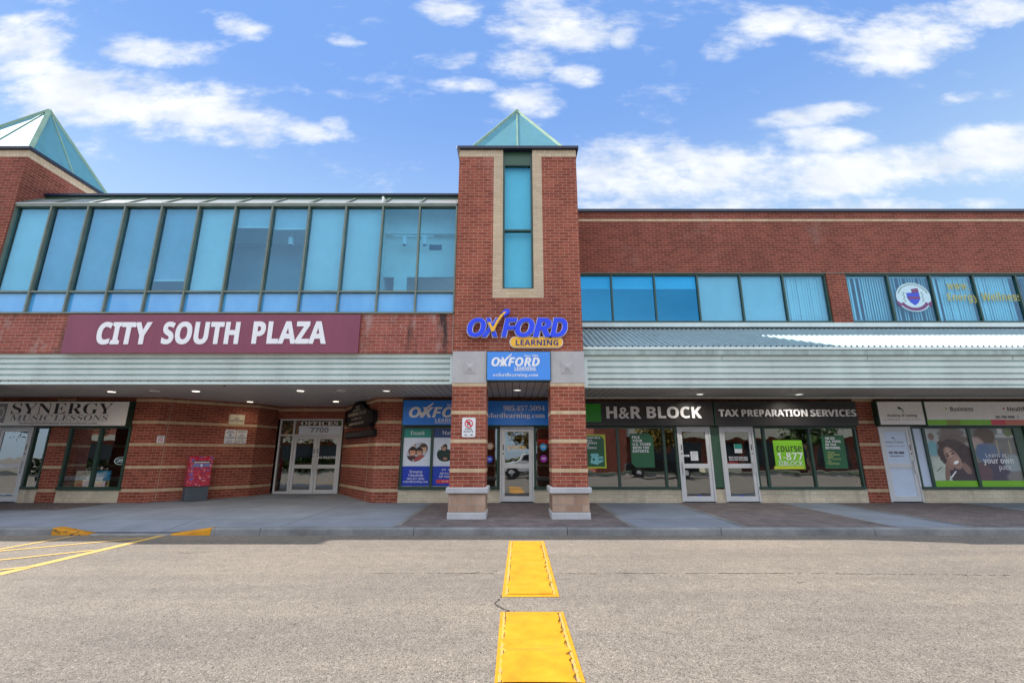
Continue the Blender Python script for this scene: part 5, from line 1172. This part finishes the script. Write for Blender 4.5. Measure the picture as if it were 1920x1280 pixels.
# college film: large photograph print across two panes
def college():
    xa0, xa1, xb0, xb1 = X(1731.5), X(1810.5), X(1816), X(1896.5); zg = ZP(900.5, YS)
    p = Pic(200, 220, (xa1 - xa0) / (ZT - zg)); p.fill((172, 176, 176))
    p.put(fbm(p.U * 5, p.V * 5, 2) * .6, (130, 126, 122)); p.rect(-.1, .10, .5, 1.1, (186, 192, 196), .1); p.rect(.22, .24, .6, 1, (120, 120, 120), .03); p.ell(.14, .84, .07, .07, (120, 100, 92), .3); p.ell(.13, .62, .12, .15, (110, 160, 170), .3, wob=.3)
    p.rect(-.1, .6, -.1, .46, (176, 186, 174), .04); p.put((fbm(p.U * 7, p.V * 9, 9) - .45) * 1.6 * (p.V < .46), (132, 144, 142)); p.ell(.60, .92, .28, .12, (120, 108, 102), .3, wob=.9, seed=5); p.ell(.62, .78, .34, .10, (112, 98, 92), .3, wob=.8, seed=3)
    p.ell(.74, .14, .34, .26, (58, 50, 56), .12, wob=.2); p.ell(.60, .52, .40, .25, (66, 52, 51), .08, wob=.5, seed=11); p.ell(.56, .66, .32, .14, (72, 57, 55), .10, wob=.7, seed=4); p.ell(.86, .44, .20, .26, (62, 49, 49), .12, wob=.45, seed=8)
    p.put((fbm(p.U * 26, p.V * 26, 6) - .47) * 2.0 * (((p.U - .6) / .42) ** 2 + ((p.V - .55) / .30) ** 2 < 1), (96, 78, 73))
    p.ell(.82, .23, .08, .12, (134, 106, 96), .3, 30); p.ell(.36, .17, .055, .24, (126, 99, 90), .15, -14); p.ell(.44, .28, .075, .09, (140, 110, 99), .15, 30)
    p.ell(.55, .43, .150, .235, (152, 122, 110), .10, 30); p.ell(.50, .53, .08, .10, (176, 146, 132), .6, 30); p.ell(.60, .40, .10, .10, (164, 133, 119), .6, 30); p.ell(.64, .27, .07, .055, (150, 120, 107), .5, 20)
    p.ell(.435, .470, .040, .016, (54, 40, 38), .4, 24); p.ell(.575, .520, .042, .016, (54, 40, 38), .4, 24); p.ell(.42, .510, .05, .009, (60, 44, 42), .5, 30); p.ell(.555, .565, .055, .009, (60, 44, 42), .5, 22)
    p.ell(.525, .425, .026, .022, (122, 92, 82), .6, 24); p.ell(.505, .47, .016, .06, (184, 154, 140), .6, 28)
    p.ell(.605, .335, .085, .042, (128, 84, 80), .2, 26); p.ell(.605, .342, .072, .030, (240, 238, 236), .15, 26)
    p.line((.42, .06), (.55, .17), .016, (232, 232, 232)); p.line((.12, .18), (.24, .25), .010, (66, 58, 58)); p.put(((np.sin(p.U * 130 + p.V * 40) * np.sin(p.V * 120)) > .6) * (((p.U - .78) / .32) ** 2 + ((p.V - .1) / .18) ** 2 < 1) * .7, (140, 112, 120))
    t = thing('photo_film', 'photo print of a smiling curly-haired woman filling the left college pane', 'window film', ((xa0 + xa1) / 2, YF, ZB)); p.mesh('photo', xa0, xa1, zg, ZT, YF, t); MB().box(xa0, xa1, YF, YF + .004, ZB, zg - .002).build('green_strip', 'poster_lime', t)
    p = Pic(170, 190, (xb1 - xb0) / (ZT - zg)); p.fill((128, 126, 122)); p.put(fbm(p.U * 5, p.V * 6, 4) * .8, (100, 98, 94)); p.rect(.45, 1.1, .80, .90, (190, 196, 196), .05); p.rect(.62, .80, .86, 1.1, (195, 198, 196), .06); p.ell(.88, .94, .10, .10, (110, 122, 80), .4, wob=.6)
    p.ell(.32, .86, .24, .16, (92, 74, 64), .2, wob=.4, seed=2); p.ell(.10, .72, .16, .12, (170, 150, 140), .4, wob=.8); p.ell(.38, .45, .26, .26, (98, 112, 138), .18, wob=.25); p.ell(.22, .52, .16, .18, (84, 104, 136), .3, wob=.3); p.ell(.5, .16, .36, .28, (74, 66, 84), .2, wob=.2); p.ell(.86, .32, .22, .18, (140, 150, 152), .3); p.rect(.55, .6, .5, .78, (176, 158, 124), .02); p.rect(.84, .88, .5, .78, (186, 166, 128), .02)
    p.ell(.10, .14, .22, .20, (92, 70, 74), .2, wob=.2); p.put(((np.sin(p.U * 150 + p.V * 60) * np.sin(p.V * 150)) > .7) * (((p.U - .08) / .26) ** 2 + ((p.V - .12) / .2) ** 2 < 1) * .7, (150, 110, 116)); p.ell(.93, .06, .3, .12, (120, 116, 112), .3)
    t = thing('photo_film', 'blurred photo print of a figure in blue with white slogan on the right college pane', 'window film', ((xb0 + xb1) / 2, YF, ZB)); p.mesh('photo', xb0, xb1, zg, ZT, YF, t); MB().box(xb0, xb1, YF, YF + .004, ZB, zg - .002).build('green_strip', 'poster_lime', t)
    lettering(t, [('Learn at', 1848, 849, 1887, 857, 'bold', -.025), ('your own', 1844, 860, 1901, 872, 'bold', 0), ('pace...', 1874, 873, 1903, 883.5, 'bold', -.025)], 'letter_white', YF - .002)
    # frosted door lettering
    Y = YS + .006; t = thing('door_lettering', 'black phone lettering and leaf emblem on the frosted college door', 'lettering', (XP(1684, 830, Y), Y, ZP(856, Y)))
    lettering(t, [('Academy of Learning', 1660.5, 826.5, 1693.5, 830.5, ''), ('C A R E E R   C O L L E G E', 1660.5, 835, 1696, 837, '')], 'letter_grey', Y, name='pale_lettering'); lettering(t, [('365-788-4080', 1666.5, 846, 1695, 850.5, 'bold'), ('aolbrampton.com', 1669, 853, 1695, 856, '')], 'letter_black', Y)
    cx, cz = at(1675, 821.5, Y); leaf(cx, cz, .045, Y - .001, t)
college()

# loose notices on doors, decals and things in the shop windows
def sheet(name, label, px, mat, cat, Y=YS - .002, lines=(), lmat='letter_grey', group=None):
    x0, x1, z0, z1 = box_px(*px, Y); t = thing(name, label, cat, ((x0 + x1) / 2, Y, z0), group=group); MB().box(x0, x1, Y, Y + .004, z0, z1).build('sheet', mat, t)
    if lines: lettering(t, lines, lmat, Y - .001)
    return t
YD = YS + .003
sheet('paper_notice', 'white paper notice taped inside the left of the two tax office doors', (1295, 846, 1309, 863), 'paper_white', 'notice', YD, [('TAX HOURS', 1297, 848.5, 1307, 850.5, 'bold'), ('MON - FRI', 1297, 853, 1306, 854.5, ''), ('10 - 6', 1297, 857.5, 1303, 859.5, '')])
sheet('paper_notice', 'half green half white paper notice on the right tax office door', (1377, 832, 1391, 849), 'paper_white', 'notice', YD)
x0, x1, z0, z1 = box_px(1377, 832, 1391, 841, YD); o = bpy.data.objects['paper_notice.001'] if 'paper_notice.001' in bpy.data.objects else None
MB().box(x0, x1, YD - .002, YD, z0, z1).build('green_half', 'film_teal', o)
for lab, px in (('small blue sticker low on the left tax office door', (1308, 928, 1315, 933.5)), ('small blue sticker low on the right tax office door', (1389, 928, 1396.5, 933.5))): sheet('door_sticker', lab, px, 'decal_blue', 'sticker', YD, group='blue door stickers')
sheet('door_label', 'short white label strip beside the left tax office door handle', (1279.5, 852, 1292.5, 855.8), 'paper_white', 'label', YD, [('PULL', 1283, 853, 1289, 855, 'bold')])
t = thing('door_lettering', 'white walk-in lettering on the glass of the right tax office door', 'lettering', (XP(1385, 860, YD), YD, ZP(863, YD)))
lettering(t, [('DROP-OFFS AVAILABLE', 1366.5, 855.5, 1401.5, 858.8, 'bold'), ('WALK-INS WELCOME', 1367, 860, 1402, 863, 'bold'), ('Mon - Fri by appointment', 1369, 874, 1400, 876, '')], 'letter_white', YD)
t = thing('door_lettering', 'yellow logo lettering on the glass door between the brick piers', 'lettering', (XP(968, 840, YD), YD, ZP(846, YD)))
lettering(t, [('OXFORD', 951, 835.5, 985.5, 841.5, 'bolditalic')], 'letter_yellow', YD); lettering(t, [('(905) 457-5094', 951.5, 843.2, 985.5, 846, 'bold')], 'letter_white', YD, name='small_lettering')
def round_decal(label, px, py, r, mat):
    cx, cz = at(px, py, YF); rr = XP(px + r, py, YF) - cx; t = thing('round_decal', label, 'decal', (cx, YF, cz), group='round decals beside the tutoring door'); MB().disc(cx, cz, rr, rr * 1.02, YF, YF + .004, 28).build('disc', mat, t)
    mb = MB(); mb.box(cx - rr * .6, cx + rr * .6, YF - .003, YF, cz + rr * .12, cz + rr * .26); mb.box(cx - rr * .5, cx + rr * .5, YF - .003, YF, cz - rr * .2, cz - rr * .06); mb.build('print_lines', 'letter_white' if mat != 'decal_tan' else 'film_pale', t)
round_decal('tan round decal in the narrow pane left of the tutoring door', 919, 836, 6.2, 'decal_tan'); round_decal('dark blue round decal under the tan one', 918, 860.5, 6, 'decal_blue')
round_decal('bright blue round decal in the pane right of the tutoring door', 1018.8, 837.7, 6.4, 'decal_cyan'); round_decal('purple round decal below the bright blue one', 1019.5, 859.4, 6.5, 'decal_purple')
Y = YS + .10; t = thing('neon_sign', 'red neon open sign hanging inside the pane right of the tutoring door', 'neon sign', (XP(1019, 828, Y), Y, ZP(832, Y))); lettering(t, [('OPEN', 1008.5, 823.5, 1029, 831.5, 'bold', -.03)], 'neon_red', Y, name='tube')
Y = YS + .12; t = thing('neon_sign', 'unlit pale oval open sign, tubes given a faint glow, inside the music shop window', 'neon sign', (XP(225, 865, Y), Y, ZP(869, Y))); lettering(t, [('OPEN', 219, 860, 233, 867, '')], 'neon_pale', Y, name='tube')
cx, cz = at(225.5, 863.5, Y); mb = MB(); r = .17
for i in range(28):
    a, b = 2 * math.pi * i / 28, 2 * math.pi * (i + 1) / 28; mb.bar((cx + r * math.cos(a), Y, cz + r * .62 * math.sin(a)), (cx + r * math.cos(b), Y, cz + r * .62 * math.sin(b)), .012, .012)
mb.build('oval_tube', 'neon_pale', t)
def art_poster(label, px, top, mid, low, word):
    Y = YS + .07; x0, x1, z0, z1 = box_px(*px, Y); t = thing('art_poster', label, 'poster', ((x0 + x1) / 2, Y, z0), group='posters standing in the music shop window')
    p = Pic(60, 70, .9); p.fill(top); p.rect(-.1, 1.1, -.1, .42, low, .08); p.put((fbm(p.U * 6, p.V * 6, 3) - .45) * 3, mid); p.ell(.7, .2, .2, .16, (120, 70, 130), .4, wob=.9); p.ell(.3, .12, .2, .08, (210, 90, 60), .4, wob=.5); p.ell(.8, .5, .12, .1, (90, 170, 220), .3)
    p.mesh('print', x0, x1, z0, z1, Y, t); lettering(t, word, 'letter_white', Y - .003)
art_poster('pale orange and white poster at the foot of the music shop window', (141, 882, 171.5, 912.5), (215, 210, 200), (190, 170, 140), (225, 150, 80), [('music lessons', 145, 894, 167, 897.5, 'bold')])
art_poster('bright blue art poster right of the orange one in the music shop window', (176, 882, 206, 912.5), (40, 150, 215), (110, 190, 225), (225, 180, 80), [('ART', 181, 885.5, 197, 892, 'bold'), ('classes', 181, 894, 196, 898, 'bold')])
def guitar():
    Y = YS + .45; cx, z0 = at(130, 912, Y); t = thing('guitar', 'dark acoustic guitar standing upright in the music shop window', 'guitar', (cx, Y, z0)); b = []
    for a, r in ((0, .17), (30, .185), (60, .17), (80, .14), (95, .125), (115, .135), (140, .145), (165, .12), (180, .08)): b.append((r * math.sin(R(a * 1.0)) if 0 else 0, 0))
    prof = [(0, .0), (.12, .01), (.185, .08), (.19, .17), (.15, .26), (.125, .32), (.135, .39), (.14, .45), (.10, .50), (.03, .515)]
    out = [(cx + x, z0 + z) for x, z in prof] + [(cx - x, z0 + z) for x, z in reversed(prof)]
    MB().plate(out, Y - .05, Y + .05).build('body', 'guitar_dark', t, bevel=.008); MB().disc(cx, z0 + .34, .048, .048, Y - .053, Y - .049, 20).build('sound_hole', 'guitar_wood', t)
    MB().box(cx - .03, cx + .03, Y - .065, Y - .03, z0 + .38, z0 + .98).build('neck', 'guitar_wood', t); MB().plate([(cx - .03, z0 + .98), (cx + .03, z0 + .98), (cx + .042, z0 + 1.13), (cx - .042, z0 + 1.13)], Y - .06, Y - .035).build('headstock', 'guitar_dark', t); MB().box(cx - .06, cx + .06, Y - .056, Y - .05, z0 + .17, z0 + .195).build('bridge', 'guitar_wood', t)
guitar()

# ------------------------------------------------------------------ soffit lights, sprinkler, track lights
LAMPS = [(209.5, 733.5, 1, 'lit round light nearest the far left shop sign'), (290, 732.5, 0, 'unlit round light above the outer corner of the angled wall'), (367.5, 732.5, 1, 'lit round light above the red mailbox'), (469, 752.5, 3, 'lit round light deep in the alcove, left of the office doors'),
         (563.5, 731.8, 1, 'lit round light near the canopy edge before the office doors'), (640, 731.8, 0, 'unlit round light near the canopy edge right of the office doors'), (630, 752, 3, 'lit round light deep in the alcove beside the black gabled sign'), (724.7, 732, 2, 'dimly lit round light above the blue sign left of the tower'),
         (970, 730.5, 2, 'dimly lit round light between the two tower piers'), (1312, 738.2, 2, 'dimly lit round light over the green square sign end'), (1498, 738.6, 2, 'dimly lit round light over the three silver words')]
LAMPD = {}
def soffit_lights():
    proto = {}
    for px, py, on, lab in LAMPS:
        u, y, z = ray(px, py); t = (SO - CZ) / z; loc = (u * t, y * t, SO)
        if on not in proto:
            r = thing('soffit_light', lab + ' in the canopy soffit', 'ceiling light', loc, group='round lights in the canopy soffit')
            tr = MB(); n = 20
            for i in range(n):
                a, b = 2 * math.pi * i / n, 2 * math.pi * (i + 1) / n
                q = [(.125 * math.cos(a), .125 * math.sin(a)), (.125 * math.cos(b), .125 * math.sin(b)), (.095 * math.cos(b), .095 * math.sin(b)), (.095 * math.cos(a), .095 * math.sin(a))]
                tr.prism([(x, y_, -.016) for x, y_ in q], (0, 0, .018))
            tr.build('trim_ring', 'white_paint', r, local=True)
            if on: LAMPD[on] = d = bpy.data.lights.new('lamp_light', 'SPOT'); d.energy = {1: 16, 2: 20, 3: 9}[on]; d.color = (1.0, .93, .84) if on == 2 else (1.0, .80, .56); d.spot_size = R(165); d.spot_blend = 1.0; d.shadow_soft_size = .08
            MB().tube((0, 0, -.010), (0, 0, .001), .094, .094, 20).build('lens', {0: 'lamp_off', 2: 'lamp_dim'}.get(on, 'lamp_glow'), r, local=True); proto[on] = r
        else:
            s = proto[on]; r = s.copy(); COL.objects.link(r); r.location = loc; r['label'] = lab + ' in the canopy soffit'
            for ch in s.children: c = ch.copy(); COL.objects.link(c); c.parent = r
        if on: lo = bpy.data.objects.new('lamp_light', LAMPD[on]); COL.objects.link(lo); lo.parent = r; lo.location = (0, 0, -.03)
soffit_lights()
def sprinkler():
    u, y, z = ray(421, 722); Yp = 11.5; x = u / y * Yp; t = thing('sprinkler_head', 'small dark sprinkler head hanging from the soffit near the mailbox', 'sprinkler', (x, Yp, SO))
    MB().tube((0, 0, 0), (0, 0, -.05), .014, .014, 8).build('stem', 'dark_metal', t, local=True); MB().tube((0, 0, -.05), (0, 0, -.06), .035, .035, 10).build('deflector', 'dark_metal', t, local=True)
sprinkler()
def track_lights():
    for px, py, Yl, lab in ((759, 452, 11.5, 'white cylinder spotlight in the last but one bay of the glass storey'), (796.5, 452, 11.5, 'white cylinder spotlight in the glass bay next to the tower'), (546, 452, 11.5, 'white cylinder spotlight seen dimly in the eighth glass bay')):
        x, z = at(px, py, Yl); t = thing('spotlight', lab, 'spotlight', (x, Yl, z), group='spotlights behind the upstairs glass')
        MB().tube((.01, 0, -.11), (0, -.02, .09), .075, .07, 14).build('can', 'white_paint', t, local=True); MB().tube((.0, -.01, .09), (0, 0, .2), .012, .012, 6).build('stem', 'white_paint', t, local=True); MB().tube((.012, 0, -.114), (.0105, 0, -.109), .066, .066, 14).build('lens', 'dark_metal', t, local=True)
    x0, z = at(738, 444, 11.5); x1, _ = at(814, 444, 11.5); o = MB().box(x0, x1, 11.48, 11.52, z, z + .03).build('lighting_track', 'white_paint'); tag(o, 'thin white lighting track holding the two spotlights next to the tower', 'track')
    x0, x1, z0, z1 = box_px(805, 459, 828, 468, 11.78); t = thing('air_vent', 'dark oblong air vent high on the inner wall behind the last glass bay', 'vent', ((x0 + x1) / 2, 11.78, z0)); MB().box(x0, x1, 11.77, 11.798, z0, z1).build('grille', 'pedestal_grey', t)
track_lights()

# ------------------------------------------------------------------ what the shop glass reflects: the far side of the car park
def far_side():
    t = thing('opposite_shop', 'low brick shop row with cream canopy across the car park', 'building', (22, -22, 0))
    MB().box(9, 44, -34, -22, 0, 7.2).build('wall', 'brick_red', t, uv=True); MB().box(9, 45, -22.02, -20.6, 3.3, 4.4).build('canopy', 'sign_cream', t); MB().box(8.8, 44.2, -34.2, -21.85, 7.2, 7.35).build('roof_cap', 'navy_cap', t)
    for k in range(8): MB().box(13 + 3.9 * k, 16.2 + 3.9 * k, -22.03, -21.98, .5, 3.0).build('window', 'car_glass', t)
    MB().box(8.6, 11.8, -24, -20.5, 0, 9.5).build('corner_tower', 'brick_red', t, uv=True); MB().box(9.8, 10.6, -20.56, -20.48, 5, 8.8).build('tall_window', 'crest_pale', t)
    def tree(label, x, y, h, mat, seed):
        rnd = random.Random(seed); t = thing('tree', label, 'tree', (x, y, 0), group='trees across the car park'); mb = MB(); mb.tube((0, 0, 0), (0, 0, h * .45), .17, .11, 8)
        for k in range(6): a = rnd.uniform(0, 6.28); mb.tube((0, 0, h * (.28 + .03 * k)), (math.cos(a) * h * .2, math.sin(a) * h * .2, h * (.55 + .05 * k)), .07, .025, 6)
        mb.build('trunk', 'bark', t, local=True); cr = MB(); cl = [(rnd.gauss(0, h * .16), rnd.gauss(0, h * .16), h * rnd.uniform(.42, .95)) for _ in range(26)]
        for c in cl:
            for _ in range(90):
                p = Vector(c) + Vector((rnd.gauss(0, h * .06), rnd.gauss(0, h * .06), rnd.gauss(0, h * .045))); u = Vector((rnd.gauss(0, 1), rnd.gauss(0, 1), rnd.gauss(0, 1))).normalized() * .13; v = u.orthogonal().normalized() * .09; cr.poly([p - u, p + v, p + u, p - v])
        cr.build('crown', mat, t, local=True)
    t2 = thing('opposite_shop', 'long low brick shop row behind the trees to the left across the car park', 'building', (-30, -34, 0)); MB().box(-60, -8, -44, -34, 0, 6.6).build('wall', 'brick_red', t2, uv=True); MB().box(-60.2, -7.8, -44.2, -33.8, 6.6, 6.8).build('roof_cap', 'navy_cap', t2); MB().box(-60, -8, -34.03, -33.97, .6, 3.0).build('window', 'car_glass', t2); MB().box(-60, -8, -33.99, -32.6, 3.3, 4.2).build('canopy', 'sign_cream', t2)
    hd = MB()
    for _ in range(9000): p = Vector((random.uniform(-40, 1), random.uniform(-12.2, -10.6), random.uniform(.2, 1.25))); u = Vector((random.gauss(0, 1), random.gauss(0, 1), random.gauss(0, 1))).normalized() * .12; v = u.orthogonal().normalized() * .09; hd.poly([p - u, p + v, p + u, p - v])
    tag(hd.build('hedge', 'leaves_green'), 'clipped green hedge on the island across the lane', 'hedge')
    for i, (lab, x, y, h, m) in enumerate((('large dark tree at the far left end of the car park', -38, -13, 9.5, 'leaves_green'), ('second dark tree at the far left end of the car park', -47, -14, 9, 'leaves_green'), ('orange autumn tree straight across from the tutoring door', 1.9, -18, 6.5, 'leaves_autumn'), ('tall dark tree before the left shop row', -13, -12.5, 8, 'leaves_green'), ('yellowing tree between the left shop row and the island', -19.5, -13, 7, 'leaves_autumn'), ('slim green tree behind the far left of the car park', -30, -16, 9, 'leaves_green'), ('tall yellowing tree left across the car park', -4, -17, 7.5, 'leaves_autumn'), ('green tree far left across the car park', -16, -19, 8.5, 'leaves_green'), ('broad green tree behind the camera to the left', -24, -14, 9, 'leaves_green'), ('small yellowing tree before the opposite shops', 13, -13, 5.5, 'leaves_autumn'), ('dark green tree left of the opposite tower', -9, -24, 9, 'leaves_green'), ('round green tree at the right end', 27, -15, 6, 'leaves_green'))): tree(lab, x, y, h, m, i + 3)
    def car(label, x, y, rz, mat, pick):
        t = thing('parked_car', label, 'car', (x, y, 0), rz); w = .92; L_ = 2.5
        prof = [(-L_, .45), (-L_, .95), (-L_ + .1, 1.05), (-1.2, 1.12), (-.75, 1.75), (.55 if pick else 1.7, 1.78), (.75 if pick else 2.25, 1.12), (L_, 1.08), (L_, .45)]
        MB().prism([(a, -w, b) for a, b in prof], (0, 2 * w, 0)).build('body', mat, t, local=True, bevel=.05)
        wn = MB()
        for s in (-1, 1): wn.prism([(-.95, s * (w + .004), 1.18), (-.62, s * (w + .004), 1.65), (.5 if pick else 1.6, s * (w + .004), 1.66), (.62 if pick else 1.95, s * (w + .004), 1.18)], (0, -s * .02, 0))
        wn.build('side_window', 'car_glass', t, local=True)
        for a in (-1.55, 1.5):
            for s in (-1, 1): q = MB().tube((a, s * .74, .38), (a, s * (w + .03), .38), .38, .38, 20).build('wheel', 'tyre', t, local=True); MB().tube((a, s * (w + .03), .38), (a, s * (w + .04), .38), .22, .2, 16).build('rim', 'aluminium', q, local=True)
    car('white pickup truck parked across the lane behind the camera', 1.6, -6.0, R(4), 'car_white', True); car('black car parked behind the camera to the right', 10.5, -5.5, R(8), 'car_black', False); car('black car parked behind the camera to the left', -5.2, -7.5, R(-6), 'car_black', False)
    k = MB(); k.box(-60, 60, -12.6, -9.6, 0, .14); k.build('traffic_island', 'kerb_concrete')['kind'] = 'structure'
    g = MB(); g.box(-60, 60, -12.4, -9.8, .141, .2); struct(g.build('lawn', 'grass'))
    t = thing('flower_planter', 'oblong concrete planter with red flowers on the island across the lane', 'planter', (17, -10.8, .2)); MB().box(-1.4, 1.4, -.5, .5, 0, .5).build('box', 'sign_cream', t, local=True); f = MB()
    for _ in range(500): p = Vector((random.uniform(-1.4, 1.4), random.uniform(-.5, .5), random.uniform(.5, .85))); u = Vector((random.gauss(0, 1), random.gauss(0, 1), random.gauss(0, 1))).normalized() * .07; v = u.orthogonal().normalized() * .06; f.poly([p - u, p + v, p + u, p - v])
    f.build('flowers', 'planter_red', t, local=True)
far_side()
